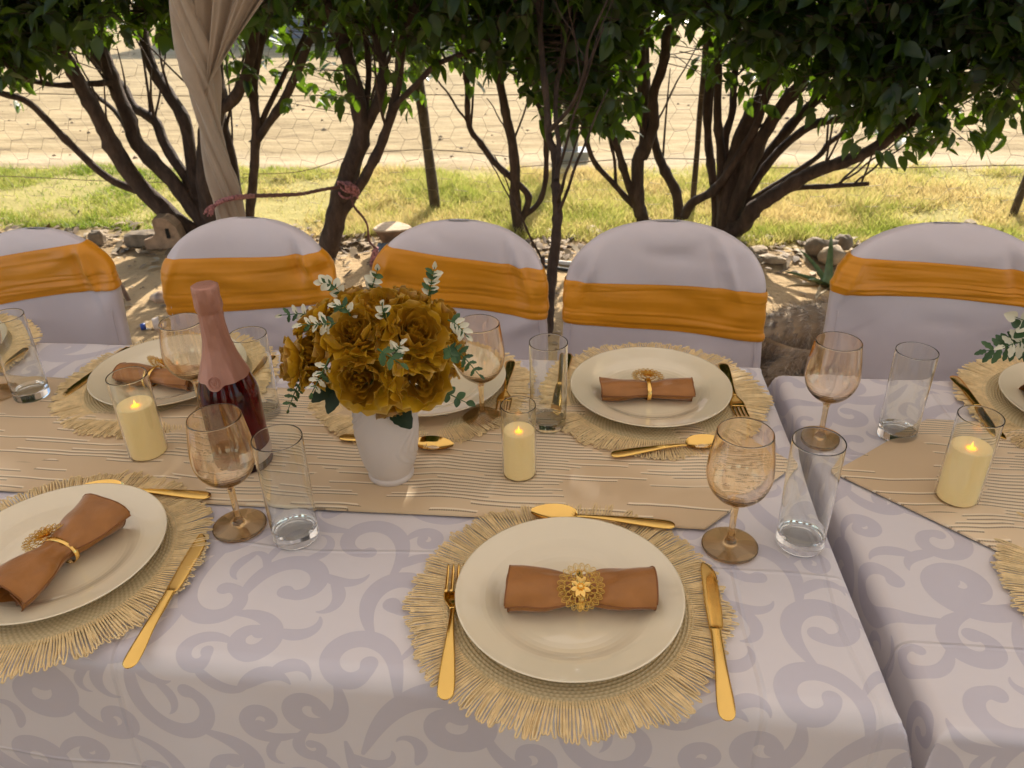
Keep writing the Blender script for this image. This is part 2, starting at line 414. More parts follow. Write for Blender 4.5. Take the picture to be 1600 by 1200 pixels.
def runner_mat():
    m, t, b = newmat('tan_runner_cloth')
    uv = N(t, 'ShaderNodeUVMap'); uv.uv_map = 'UVMap'
    s = N(t, 'ShaderNodeSeparateXYZ'); t.links.new(uv.outputs[0], s.inputs[0]); u, v = s.outputs[0], s.outputs[1]
    wav = mth(t, 'MULTIPLY_ADD', ntex(t, uv.outputs[0], 7, 2), 0.016, -0.008)
    vv = mth(t, 'MULTIPLY', mth(t, 'ADD', v, wav), 1 / 0.0080)
    row = mth(t, 'FLOOR', vv); fr = mth(t, 'FRACT', vv)
    wn = N(t, 'ShaderNodeTexWhiteNoise'); wn.noise_dimensions = '1D'; t.links.new(row, wn.inputs['W'])
    # runs of stitching along u, different in every row; wide slow bands keep some zones plain
    c2 = N(t, 'ShaderNodeCombineXYZ'); t.links.new(mth(t, 'MULTIPLY_ADD', wn.outputs[0], 37.0, mth(t, 'MULTIPLY', u, 5.0)), c2.inputs[0]); t.links.new(mth(t, 'MULTIPLY', row, 0.73), c2.inputs[1])
    runs = ntex(t, c2.outputs[0], 1.0, 1)
    zone = N(t, 'ShaderNodeMapping'); zone.inputs['Scale'].default_value = (1, 1, 1); t.links.new(uv.outputs[0], zone.inputs[0])
    z = ntex(t, zone.outputs[0], 4.5, 1)
    on = mth(t, 'GREATER_THAN', mth(t, 'ADD', mth(t, 'MULTIPLY', runs, 0.75), mth(t, 'MULTIPLY', z, 0.55)), 0.655)
    line = mth(t, 'MULTIPLY', on, mth(t, 'LESS_THAN', mth(t, 'ABSOLUTE', mth(t, 'SUBTRACT', fr, 0.35)), 0.17))
    hi = mth(t, 'MULTIPLY', on, mth(t, 'LESS_THAN', mth(t, 'ABSOLUTE', mth(t, 'SUBTRACT', fr, 0.68)), 0.22))
    dash = mth(t, 'MULTIPLY_ADD', mth(t, 'GREATER_THAN', mth(t, 'FRACT', mth(t, 'MULTIPLY', u, 300.0)), 0.35), 0.5, 0.5)
    dark = mth(t, 'MULTIPLY', line, dash)
    plain = mixc(t, ntex(t, uv.outputs[0], 800, 1), (0.62, 0.445, 0.25), (0.68, 0.495, 0.29))
    light = mixc(t, ntex(t, uv.outputs[0], 30, 2), (0.80, 0.62, 0.39), (0.85, 0.67, 0.435))
    zsel = mth(t, 'MULTIPLY', mth(t, 'SUBTRACT', z, 0.46), 7.0, clamp=True)
    basec = mixc(t, zsel, plain, light)
    c = mixc(t, hi, basec, (0.88, 0.73, 0.51)); c = mixc(t, mth(t, 'MULTIPLY', dark, 0.75), c, (0.13, 0.08, 0.04))
    t.links.new(c, b.inputs['Base Color']); b.inputs['Roughness'].default_value = 0.48; b.inputs['Sheen Weight'].default_value = 0.25
    h = mth(t, 'ADD', mth(t, 'MULTIPLY', hi, 0.5), mth(t, 'MULTIPLY', ntex(t, uv.outputs[0], 900, 1), 0.2))
    h = mth(t, 'ADD', h, mth(t, 'MULTIPLY', line, -0.5))
    bump(t, b, h, 0.25, 0.0010)
    return m
M['runner'] = runner_mat()

def mat_mat():
    m, t, b = newmat('woven_paper_braid')
    c = N(t, 'ShaderNodeTexCoord'); s = N(t, 'ShaderNodeSeparateXYZ'); t.links.new(c.outputs['Object'], s.inputs[0])
    ang = mth(t, 'ARCTAN2', s.outputs[1], s.outputs[0])
    r = mth(t, 'SQRT', mth(t, 'ADD', mth(t, 'MULTIPLY', s.outputs[0], s.outputs[0]), mth(t, 'MULTIPLY', s.outputs[1], s.outputs[1])))
    ringn = mth(t, 'FLOOR', mth(t, 'MULTIPLY', r, 1 / 0.0045))
    st = mth(t, 'SINE', mth(t, 'MULTIPLY_ADD', ang, 130.0, mth(t, 'MULTIPLY', ringn, PI)))
    t.links.new(ramp(t, mth(t, 'MULTIPLY_ADD', st, 0.5, 0.5), [(0.0, (0.52, 0.41, 0.22)), (0.5, (0.60, 0.485, 0.27)), (1.0, (0.66, 0.54, 0.31))]), b.inputs['Base Color'])
    b.inputs['Roughness'].default_value = 0.6
    bump(t, b, st, 0.35, 0.0010)
    return m
M['woven'] = mat_mat()

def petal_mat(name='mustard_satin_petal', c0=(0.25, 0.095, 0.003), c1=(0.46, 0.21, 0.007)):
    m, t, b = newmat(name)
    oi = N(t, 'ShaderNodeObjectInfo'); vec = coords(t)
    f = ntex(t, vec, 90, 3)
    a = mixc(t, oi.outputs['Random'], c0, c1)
    us = N(t, 'ShaderNodeSeparateXYZ'); t.links.new(coords(t, 'UV'), us.inputs[0])      # lighter rim painted at the petal's edge, imitating light shining through
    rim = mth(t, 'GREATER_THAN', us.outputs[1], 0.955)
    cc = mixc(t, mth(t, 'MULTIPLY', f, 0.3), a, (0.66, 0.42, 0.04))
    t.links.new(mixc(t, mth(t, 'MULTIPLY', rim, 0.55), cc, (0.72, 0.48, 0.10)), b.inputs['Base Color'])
    b.inputs['Roughness'].default_value = 0.28; b.inputs['Specular IOR Level'].default_value = 0.7
    mp = coords(t, 'UV', (60, 3, 1)); bump(t, b, ntex(t, mp, 1.0, 2), 0.3, 0.002)
    tr = N(t, 'ShaderNodeBsdfTranslucent'); tr.inputs['Color'].default_value = (0.55, 0.33, 0.02, 1)
    mx = N(t, 'ShaderNodeMixShader'); mx.inputs[0].default_value = 0.16
    t.links.new(b.outputs[0], mx.inputs[1]); t.links.new(tr.outputs[0], mx.inputs[2]); t.links.new(mx.outputs[0], t.nodes['Material Output'].inputs[0])
    return m
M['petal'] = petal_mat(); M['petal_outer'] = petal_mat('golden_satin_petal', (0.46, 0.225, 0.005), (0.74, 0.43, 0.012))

def bark_mat():
    m, t, b = newmat('brown_bark')
    vec = coords(t, 'Object', (1, 1, 0.35))
    f = ntex(t, vec, 28, 6, 0.65)
    t.links.new(ramp(t, f, [(0.25, (0.026, 0.015, 0.010)), (0.5, (0.066, 0.039, 0.025)), (0.75, (0.125, 0.08, 0.055))]), b.inputs['Base Color'])
    b.inputs['Roughness'].default_value = 0.85
    bump(t, b, mth(t, 'ADD', f, mth(t, 'MULTIPLY', ntex(t, coords(t, 'Object', (1, 1, .25)), 110, 4, 0.7), 0.5)), 1.0, 0.016)
    return m
M['bark'] = bark_mat()
M['leaf'] = leafy('glossy_tree_leaf', (0.005, 0.015, 0.004), (0.021, 0.042, 0.008), (0.22, 0.40, 0.015), 0.30, 0.42)
M['grassblade'] = None
def grass_mat():
    m, t, b = newmat('lawn_blades')
    a = N(t, 'ShaderNodeAttribute', attribute_name='tint')
    c = ramp(t, a.outputs['Fac'], [(0.0, (0.13, 0.22, 0.015)), (0.35, (0.29, 0.34, 0.05)), (0.65, (0.46, 0.45, 0.11)), (1.0, (0.62, 0.49, 0.21))])
    t.links.new(c, b.inputs['Base Color']); b.inputs['Roughness'].default_value = 0.6
    tr = N(t, 'ShaderNodeBsdfTranslucent'); t.links.new(c, tr.inputs['Color'])
    mx = N(t, 'ShaderNodeMixShader'); mx.inputs[0].default_value = 0.5
    t.links.new(b.outputs[0], mx.inputs[1]); t.links.new(tr.outputs[0], mx.inputs[2]); t.links.new(mx.outputs[0], t.nodes['Material Output'].inputs[0])
    return m
M['grassblade'] = grass_mat()
def ground_mat():
    m, t, b = newmat('sandy_ground')
    c = N(t, 'ShaderNodeTexCoord'); pos = c.outputs['Object']
    s = N(t, 'ShaderNodeSeparateXYZ'); t.links.new(pos, s.inputs[0]); x, y = s.outputs[0], s.outputs[1]
    wob = mth(t, 'MULTIPLY_ADD', ntex(t, pos, 1.3, 3), 0.5, -0.25)
    yy = mth(t, 'ADD', y, wob)
    edge = mth(t, 'MULTIPLY_ADD', x, 0.035, 5.50)                       # lawn's far edge runs slightly oblique
    lawn = mth(t, 'MULTIPLY', mth(t, 'MULTIPLY', mth(t, 'SUBTRACT', yy, 4.0), 6.0, clamp=True),
               mth(t, 'MULTIPLY', mth(t, 'SUBTRACT', edge, mth(t, 'MULTIPLY_ADD', wob, 0.25, y)), 9.0, clamp=True))
    f1 = ntex(t, pos, 6, 8, 0.7); f2 = ntex(t, pos, 45, 4, 0.7)
    sand = mixc(t, f1, (0.42, 0.285, 0.145), (0.56, 0.395, 0.215))
    sand = mixc(t, mth(t, 'MULTIPLY', mth(t, 'GREATER_THAN', f2, 0.62), 0.45), sand, (0.20, 0.13, 0.07))
    mp = N(t, 'ShaderNodeMapping'); mp.inputs['Scale'].default_value = (0.6, 3.2, 1); t.links.new(pos, mp.inputs[0])
    f3 = ntex(t, mp.outputs[0], 2.2, 8, 0.68)
    mp2 = N(t, 'ShaderNodeMapping'); mp2.inputs['Scale'].default_value = (1.2, 9.0, 1); t.links.new(pos, mp2.inputs[0])
    f4 = ntex(t, mp2.outputs[0], 3.0, 8, 0.75)
    f3 = mth(t, 'ADD', mth(t, 'MULTIPLY', f3, 0.6), mth(t, 'MULTIPLY', f4, 0.4))
    road = ramp(t, f3, [(0.36, (0.19, 0.13, 0.062)), (0.47, (0.33, 0.24, 0.12)), (0.58, (0.45, 0.335, 0.175))])
    road = mixc(t, mth(t, 'MULTIPLY', mth(t, 'SUBTRACT', 1.0, mth(t, 'MULTIPLY', mth(t, 'ABSOLUTE', mth(t, 'SUBTRACT', mth(t, 'ADD', yy, mth(t, 'MULTIPLY', x, -0.035)), 5.72)), 4.0), clamp=True), 0.6), road, (0.56, 0.45, 0.29))
    far = mth(t, 'MULTIPLY', mth(t, 'SUBTRACT', y, 5.3), 8.0, clamp=True)
    turf = mixc(t, f1, (0.26, 0.24, 0.06), (0.48, 0.38, 0.15))
    col = mixc(t, far, sand, road); col = mixc(t, lawn, col, turf)
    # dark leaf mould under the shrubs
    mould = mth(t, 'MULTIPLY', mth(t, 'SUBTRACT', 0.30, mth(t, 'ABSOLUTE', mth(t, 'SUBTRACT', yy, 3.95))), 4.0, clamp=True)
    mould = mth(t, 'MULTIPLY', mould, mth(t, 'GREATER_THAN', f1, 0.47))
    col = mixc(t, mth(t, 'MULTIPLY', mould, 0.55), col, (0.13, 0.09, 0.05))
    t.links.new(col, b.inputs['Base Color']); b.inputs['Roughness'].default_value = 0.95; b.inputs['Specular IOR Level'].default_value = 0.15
    h = mth(t, 'ADD', f1, mth(t, 'MULTIPLY', f2, 0.35))
    bump(t, b, h, 0.7, 0.03)
    return m
M['ground'] = ground_mat()
def canopy_mat():
    m, t, b = newmat('white_tent_cloth')
    b.inputs['Base Color'].default_value = (0.80, 0.77, 0.74, 1); b.inputs['Roughness'].default_value = 0.8
    tr = N(t, 'ShaderNodeBsdfTranslucent'); tr.inputs['Color'].default_value = (0.86, 0.82, 0.80, 1)
    mx = N(t, 'ShaderNodeMixShader'); mx.inputs[0].default_value = 0.22
    t.links.new(b.outputs[0], mx.inputs[1]); t.links.new(tr.outputs[0], mx.inputs[2]); t.links.new(mx.outputs[0], t.nodes['Material Output'].inputs[0])
    return m
M['canopy'] = canopy_mat()
def fern_mat():
    m, t, b = newmat('variegated_cloth_leaf')
    u = coords(t, 'UV'); s = N(t, 'ShaderNodeSeparateXYZ'); t.links.new(u, s.inputs[0])
    d = mth(t, 'ABSOLUTE', mth(t, 'SUBTRACT', s.outputs[0], 0.5))
    oi = N(t, 'ShaderNodeObjectInfo')
    k = mth(t, 'GREATER_THAN', mth(t, 'ADD', mth(t, 'MULTIPLY', d, 0.9), mth(t, 'MULTIPLY_ADD', oi.outputs['Random'], 0.35, mth(t, 'MULTIPLY', s.outputs[1], 0.55))), 0.44)
    t.links.new(mixc(t, k, (0.035, 0.085, 0.025), (0.66, 0.63, 0.47)), b.inputs['Base Color']); b.inputs['Roughness'].default_value = 0.55
    return m
M['fern'] = fern_mat()
def fern_green():
    m, t, b = newmat('green_cloth_leaf'); oi = N(t, 'ShaderNodeObjectInfo')
    t.links.new(mixc(t, oi.outputs['Random'], (0.020, 0.06, 0.016), (0.06, 0.13, 0.035)), b.inputs['Base Color']); b.inputs['Roughness'].default_value = 0.5
    return m
M['fern_green'] = fern_green()
def fur_mat():
    m, t, b = newmat('dog_fur'); vec = coords(t)
    a = N(t, 'ShaderNodeAttribute', attribute_name='tint')
    t.links.new(ramp(t, a.outputs['Fac'], [(0.0, (0.10, 0.07, 0.05)), (0.35, (0.42, 0.30, 0.19)), (1.0, (0.75, 0.62, 0.45))]), b.inputs['Base Color'])
    b.inputs['Roughness'].default_value = 0.7; b.inputs['Sheen Weight'].default_value = 0.4
    return m
M['fur'] = fur_mat()
M['skin_dog'] = simple('dog_coat', (0.36, 0.26, 0.16), 0.9, var=0.4, vscale=12)
M['nose'] = simple('dog_nose', (0.01, 0.01, 0.01), 0.3)
# ------------------------------------------------------------------ ground, lawn, litter
def build_ground():
    xs = np.concatenate([np.linspace(-90, -6, 15)[:-1], np.linspace(-6, 5, 190), np.linspace(5, 90, 15)[1:]])
    ys = np.concatenate([np.linspace(-60, 0.5, 10)[:-1], np.linspace(0.5, 7, 120), np.linspace(7, 20, 40)[1:], np.linspace(20, 180, 14)[1:]])
    X, Y = np.meshgrid(xs, ys)
    near = np.clip((Y - 1.5) / 1, 0, 1) * np.clip((12 - Y) / 4, 0, 1) * np.clip((6 - abs(X + .5)) / 1, 0, 1)
    Z = near * ((fbm(X * 1.1, Y * 1.1, 3) - .47) * 0.05 + (fbm(X * 6, Y * 6, 9) - .47) * 0.022)
    mb = MB(); mb.grid(list(zip(X.ravel(), Y.ravel(), Z.ravel())), len(xs), len(ys))
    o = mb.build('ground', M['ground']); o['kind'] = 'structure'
    o['label'] = 'dry sandy ground with a strip of lawn behind the trees'
    return o
build_ground()
def gz(x, y):
    near = np.clip((y - 1.5) / 1, 0, 1) * np.clip((12 - y) / 4, 0, 1) * np.clip((6 - abs(x + .5)) / 1, 0, 1)
    return near * ((fbm(x * 1.1, y * 1.1, 3) - .47) * 0.05 + (fbm(x * 6, y * 6, 9) - .47) * 0.022)

def build_grass(n=150000):
    x = rng.uniform(-5.4, 4.4, n * 2); y = rng.uniform(3.95, 5.75, n * 2)
    dens = fbm(x * 2.2, y * 2.2, 21)
    edge = 5.50 + 0.035 * x + (fbm(x * 3, y * 3, 5) - .47) * .25
    keep = (y < edge) & (y > 4.08 + (fbm(x * 2, y * 2, 8) - .47) * .5) & (rng.random(n * 2) < np.clip((dens - .30) * 4.0, .05, 1))
    x, y, dens = x[keep][:n], y[keep][:n], dens[keep][:n]; k = len(x)
    z = gz(x, y)
    h = rng.uniform(.010, .042, k) * (0.35 + 1.5 * dens) * np.where(fbm(x * 5, y * 5, 33) > .60, 1.7, 1); a = rng.uniform(0, 2 * PI, k); wd = rng.uniform(.0018, .0042, k)
    lx, ly = rng.normal(0, .6, k) * h, rng.normal(0, .6, k) * h
    V = np.empty((k, 3, 3))
    V[:, 0] = np.stack([x - wd * np.cos(a), y - wd * np.sin(a), z - .002], 1)
    V[:, 1] = np.stack([x + wd * np.cos(a), y + wd * np.sin(a), z - .002], 1)
    V[:, 2] = np.stack([x + lx, y + ly, z + h], 1)
    green = np.clip(1.0 - (x + 3.4) / 2.0, 0, 1) * (0.45 + 0.75 * fbm(x * 2.3, y * 2.3, 66))                       # lusher at the left
    green = np.maximum(green, np.clip(1 - abs(y - 4.25) / .22, 0, 1) * np.clip((x - .4) / .5, 0, 1) * .7)
    tint = np.clip(0.88 - green * .80 + (fbm(x * 1.8, y * 1.8, 40) - .47) * 1.1 + (fbm(x * 7, y * 7, 41) - .47) * .5 + rng.normal(0, .16, k), 0, 1)
    me = np_mesh('grass', V.reshape(-1, 3), np.arange(k * 3).reshape(-1, 3), M['grassblade'], attr=np.repeat(tint, 3))
    o = put('grass', me); o['kind'] = 'stuff'; o['label'] = 'short sunlit lawn grass, yellow to bright green'
build_grass()

def litter_mat():
    m, t, b = newmat('dry_leaf_litter'); a = N(t, 'ShaderNodeAttribute', attribute_name='tint')
    t.links.new(ramp(t, a.outputs['Fac'], [(0.0, (0.07, 0.045, 0.025)), (0.4, (0.24, 0.16, 0.085)), (0.75, (0.38, 0.28, 0.16)), (1.0, (0.50, 0.43, 0.32))]), b.inputs['Base Color'])
    b.inputs['Roughness'].default_value = 0.8
    return m
M['litter'] = litter_mat()
def build_litter(n=2900):
    y = np.concatenate([rng.normal(3.95, .14, int(n * .62)), rng.uniform(2.2, 4.2, n - int(n * .62))])
    x = rng.uniform(-4.6, 3.4, n); z = gz(x, y)
    L = rng.uniform(.010, .042, n); W = L * rng.uniform(.3, .6, n); a = rng.uniform(0, 2 * PI, n); t1 = rng.normal(0, .35, n); t2 = rng.uniform(-.4, .5, n)
    base = np.array([(-1, 0, 0), (-.3, -1, .25), (.5, -.8, .2), (1, 0, .1), (.5, .8, .25), (-.3, 1, .2)])
    F = np.array([(0, 1, 5), (1, 2, 4), (1, 4, 5), (2, 3, 4)])
    px = base[None, :, 0] * L[:, None]; py = base[None, :, 1] * W[:, None]; pz = base[None, :, 2] * W[:, None] * 2 * (1 + t2[:, None]) + px * t1[:, None]
    V = np.stack([x[:, None] + px * np.cos(a)[:, None] - py * np.sin(a)[:, None], y[:, None] + px * np.sin(a)[:, None] + py * np.cos(a)[:, None],
                  z[:, None] + np.maximum(pz, -.004) + .006], 2).reshape(-1, 3)
    FF = (F[None] + (np.arange(n) * 6)[:, None, None]).reshape(-1, 3)
    tint = np.clip(rng.beta(1.6, 1.8, n), 0, 1)
    o = put('leaf_litter', np_mesh('leaf_litter', V, FF, M['litter'], attr=np.repeat(tint, 6))); o['kind'] = 'stuff'
    o['label'] = 'fallen dry leaves and chips scattered over the sand'
    # pebbles and clods
    n2 = 1500
    x = rng.uniform(-4.5, 3.2, n2); y = np.where(np.arange(n2) > 900, rng.uniform(5.6, 11.5, n2), np.where(rng.random(n2) < .5, rng.normal(3.97, .12, n2), rng.uniform(2.0, 4.1, n2))); x = np.where(y > 5, x * 2 - 1, x); s = rng.uniform(.004, .016, n2) * np.where(y > 3.75, 1.5, .8)
    b = np.array([(1, 0, 0), (0, 1, 0), (-1, 0, 0), (0, -1, 0), (0, 0, .8), (0, 0, -.4)]); F = np.array([(0, 1, 4), (1, 2, 4), (2, 3, 4), (3, 0, 4), (1, 0, 5), (2, 1, 5), (3, 2, 5), (0, 3, 5)])
    V = (b[None] * s[:, None, None] * rng.uniform(.6, 1.4, (n2, 6, 3)) + np.stack([x, y, gz(x, y)], 1)[:, None]).reshape(-1, 3)
    FF = (F[None] + (np.arange(n2) * 6)[:, None, None]).reshape(-1, 3)
    o = put('gravel', np_mesh('gravel', V, FF, M['litter'], attr=np.repeat(np.clip(rng.normal(.5, .2, n2), 0, 1), 6))); o['kind'] = 'stuff'
    o['label'] = 'small pebbles and clods on the sand'
build_litter()

# ------------------------------------------------------------------ stones, bricks and odds on the ground
def stone(name, label, cat, u, v, size, mat, seed, rz=0.0, group=None, box=False, sink=.12, up=None):
    p = up or T(u, v, 0.0)
    bm = MB(); n = 10; rows = 7; pts = []; r = random.Random(seed)
    offs = (r.random() * 9, r.random() * 9)
    for j in range(rows):
        ph = PI * j / (rows - 1)
        for i in range(n):
            a = 2 * PI * i / n
            c, s_ = math.cos(a), math.sin(a)
            e = 0.55 if box else 0.85
            q = Vector((math.copysign(abs(c) ** e, c) * math.sin(ph) ** e, math.copysign(abs(s_) ** e, s_) * math.sin(ph) ** e, math.copysign(abs(math.cos(ph)) ** e, math.cos(ph))))
            k = 1 + 0.28 * (mnoise.noise(q * 1.3 + Vector((offs[0], offs[1], seed))) )
            pts.append((q.x * size[0] / 2 * k, q.y * size[1] / 2 * k, (q.z * (1 - sink) + (1 - 2 * sink) + .0) * size[2] / 2 * k))
    bm.grid(pts, n, rows, True)
    o = bm.build(name, mat, smooth=not box); o.location = (p.x, p.y + size[1] * .35, 0); o.rotation_euler = (0, 0, rz)
    return tag(o, label, cat, group)
bk = T(257, 389, 0)
t = thing('concrete_block', 'tan concrete block with a dark slot, standing by the left tree base', 'block', (bk.x, bk.y + .06, 0), 0.15)
mb = MB()
# L-shaped broken block: wide foot, upright with a black box standing in for a slot's shade
sec = [(-.105, 0), (.085, 0), (.088, .06), (.075, .115), (.045, .15), (.02, .165), (-.03, .165), (-.04, .15), (-.038, .085), (-.06, .062), (-.105, .05)]
def extrude(mb, sec, y0, y1):
    n = len(sec); vs = [(x, y0, z) for x, z in sec] + [(x, y1, z) for x, z in sec]
    mb.raw(vs, [tuple(range(n)), tuple(range(2 * n - 1, n - 1, -1))] + [(i + n, (i + 1) % n + n, (i + 1) % n, i) for i in range(n)])
extrude(mb, sec, -.06, .06); mb.build('block_body', M['brick'], t, smooth=False)
mb = MB(); mb.box((.028, -.0615, .085), (.018, .006, .052), 0); mb.build('slot', M['nose'], t, smooth=False)
stone('stone', 'flat grey-brown stone lying left of the concrete block', 'stone', 222, 386, (.21, .10, .085), M['stone_grey'], 3, .1, 'stones on the sand', True)
stone('stone', 'small grey stone beside the far left chair', 'stone', 150, 384, (.08, .07, .09), M['stone_grey'], 5, .4, 'stones on the sand', True)
stone('stone', 'dark stone behind the tan stone on the right', 'stone', 1283, 402, (.16, .10, .10), M['stone_grey'], 6, .1, 'stones on the sand')
stone('stone', 'rounded tan stone left of the right-hand chair', 'stone', 1300, 416, (.13, .11, .10), M['stone_tan'], 8, .2, 'stones on the sand')
stone('stone', 'flat pale slab behind the fourth chair, nearest its corner', 'stone', 1183, 398, (.10, .08, .035), M['stone_tan'], 10, .3, 'stones on the sand', True)
stone('stone', 'long flat tan slab in the rubble between the right chairs', 'stone', 1212, 412, (.11, .05, .03), M['stone_tan'], 12, -.1, 'stones on the sand', True)
stone('stone', 'dark broken slab at the rubble edge behind the fourth chair', 'stone', 1178, 414, (.07, .06, .05), M['stone_grey'], 14, .6, 'stones on the sand', True)
stone('stone', 'dark stone at the lawn edge right of the fourth tree', 'stone', 1318, 392, (.10, .08, .09), M['stone_grey'], 16, .5, 'stones on the sand')
stone('stone', 'pale stone on the lawn above the right-hand chair', 'stone', 1515, 358, (.07, .05, .05), M['stone_tan'], 18, .5, 'stones on the sand', True)
sp = T(612, 394, 0)
t = thing('tree_stump', 'short cut log stump behind the third chair', 'stump', (sp.x, sp.y + .05, 0))
mb = MB(); mb.lathe([(.045, 0), (.05, .03), (.06, .07), (.075, .115)], 14, sx=1.25, wob=lambda a, z: 1 + .12 * math.sin(3 * a + z * 20)); mb.build('log', M['wood'], t)
mb = MB(); mb.lathe([(.078, .113), (.074, .120), (.001, .122)], 14, sx=1.25, wob=lambda a, z: 1 + .12 * math.sin(3 * a + .115 * 20)); mb.build('cut_face', M['wood_pale'], t)
q0, q1 = T(188, 448, .02), T(203, 470, 0)
t = thing('metal_pipe', 'short rusty pipe standing in the sand between the two left chairs', 'pipe', (q1.x, q1.y, 0))
mb = MB(); top = Vector((-.035, .0, .105)); mb.tube([(0, 0, -.02), top * .5, top], .011, 10, caps=False); mb.tube([(0, 0, -.02), top * .5, top], .0085, 10, caps=False); mb.build('pipe_wall', M['metal_pipe'], t)
# discarded bottle
bp = T(222, 520, 0)
t = thing('plastic_bottle', 'crumpled clear plastic bottle with blue cap lying on the sand', 'bottle', (bp.x + .02, bp.y, .03), 0.5)
def lying(prof): # lathe along +x
    mb = MB(); n = 18; pts = []
    for r, x in prof:
        for i in range(n):
            a = 2 * PI * i / n; pts.append((x, r * math.cos(a) * (1 + .12 * math.sin(9 * x * 20 + a)), r * math.sin(a)))
    mb.grid(pts, n, len(prof), True); return mb
lying([(.012, 0), (.012, .012), (.026, .035), (.031, .06), (.028, .09), (.031, .12), (.029, .15), (.031, .19), (.024, .2), (.001, .2)]).build('bottle_wall', M['pet'], t)
lying([(.0, -.016), (.014, -.016), (.014, .004), (.0125, .004)]).build('cap', M['cap_blue'], t)
lying([(.0265, .034), (.0318, .058)]).build('bottle_label', M['label'], t)
mb = MB(); bq = T(240, 470, 0)
t = tag(MB().tube([(bq.x, bq.y, .012), (bq.x + .06, bq.y - .03, .03), (bq.x + .13, bq.y - .02, .02)], [.018, .034, .012], 8).build('plastic_wrapper', simple('brown_white_wrapper', (.45, .30, .20), .4, var=.5, vscale=20)),
        'crumpled brown and white wrapper lying behind the plastic bottle', 'wrapper')
# pale pipe and hose along the bed edge between chairs three and four
a, b_ = T(838, 412, 0), T(915, 419, 0)
tag(MB().tube([a + Vector((-.5, .03, .015)), a + Vector((0, 0, .018)), b_ + Vector((0, 0, .016)), b_ + Vector((.35, -.03, .014))], .011, 8).build('pale_pipe', M['whitepipe']),
    'pale thin pipe lying along the bed edge behind the fourth chair', 'pipe')
tag(MB().tube(smooth_path([tuple(a + Vector((-.4, -.02, .012))), tuple(a + Vector((0, -.05, .012))), tuple(b_ + Vector((0, -.07, .012))), tuple(b_ + Vector((.4, -.02, .012)))]), .009, 8).build('black_hose', M['hose']),
    'thin black hose lying just in front of the pale pipe', 'hose')

# aloe beside the right-hand chair
ap = T(1290, 455, 0)
t = thing('aloe_plant', 'half dry aloe with pointed green leaves beside the right-hand chair', 'plant', (ap.x, ap.y, 0))
def aloe_leaf(az, L, lift, wd, mat):
    mb = MB(); pts = []; n = 9
    for i in range(n):
        s = i / (n - 1); r = L * s * math.cos(lift * (1 - .55 * s)); z = .02 + L * s * math.sin(lift * (1 - .3 * s))
        ww = wd * (1 - s) ** .7 + .001
        for k in (-1, -.5, 0, .5, 1):
            pts.append((r * math.cos(az) - k * ww * math.sin(az), r * math.sin(az) + k * ww * math.cos(az), z + abs(k) ** 2 * ww * .7))
    mb.grid(pts, 5, n); b0 = len(mb.v)
    mb.grid([(x, y, z - .008 * (1 - i // 5 / n) ) for i, (x, y, z) in enumerate(pts)], 5, n)
    mb.build('aloe_leaf', mat, t)
for az, L, lf, wd, mt in ((2.2, .20, .9, .018, 'aloe'), (1.4, .23, 1.25, .020, 'aloe'), (3.0, .19, .45, .020, 'aloe'), (0.5, .20, .8, .018, 'aloe'), (3.6, .22, .25, .022, 'aloe_dry'), (4.3, .24, .2, .026, 'aloe_dry'),
                          (5.2, .2, .4, .02, 'aloe'), (3.9, .16, .7, .018, 'aloe'), (4.9, .22, .12, .024, 'aloe_dry'), (2.6, .17, .15, .018, 'aloe_dry')):
    aloe_leaf(az, L, lf, wd, M[mt])

# ------------------------------------------------------------------ far things beyond the sandy track
fw = thing('garden_wall', 'low grey plastered wall far across the sandy track', 'wall', (-3.0, 12.6, 0))
MB().box((0, 0, .55), (7.0, .2, 1.1)).build('wall_body', M['farwall'], fw, smooth=False)
MB().box((0, 0, 1.13), (7.06, .26, .06)).build('coping', M['concrete'], fw, smooth=False)
cp = T(890, 250, 0)
fw = thing('concrete_post', 'pale grey concrete post standing at the lawn edge behind the trees', 'post', (cp.x, cp.y + .05, 0), .05)
MB().box((0, 0, .5), (.11, .09, 1.0)).build('shaft', M['concrete'], fw, smooth=False)
MB().box((.01, .0, .03), (.24, .16, .06)).build('footing', M['concrete'], fw, smooth=False)

# ------------------------------------------------------------------ wire fence behind the shrubs
FY = 4.56
fence = thing('wire_fence', 'hexagonal wire netting fence on rough wooden posts behind the trees', 'fence', (-.5, FY, 0))
def fence_post(u0, v0, u1, v1, r, y=FY):
    a, b = P(u0, v0, y + .03), P(u1, v1, y + .03); d = (b - a) / max(.05, (b - a).z)
    foot = a - d * (a.z + .05); top = foot + d * 1.75
    o = Vector(fence.location); mb = MB()
    pts = [foot + (top - foot) * k / 9 + Vector((mnoise.noise(Vector((k * .9, u0, 0))) * .008, 0, 0)) for k in range(10)]
    mb.tube([p - o for p in pts], [r * (1 + .08 * math.sin(k * 2.1)) for k in range(10)], 10); mb.build('post', M['post'], fence)
fence_post(683, 345, 656, 140, .030); fence_post(1080, 345, 1097, 140, .016); fence_post(1570, 370, 1602, 285, .020)
fence_post(-260, 350, -260, 150, .03); fence_post(2000, 350, 2000, 150, .03)
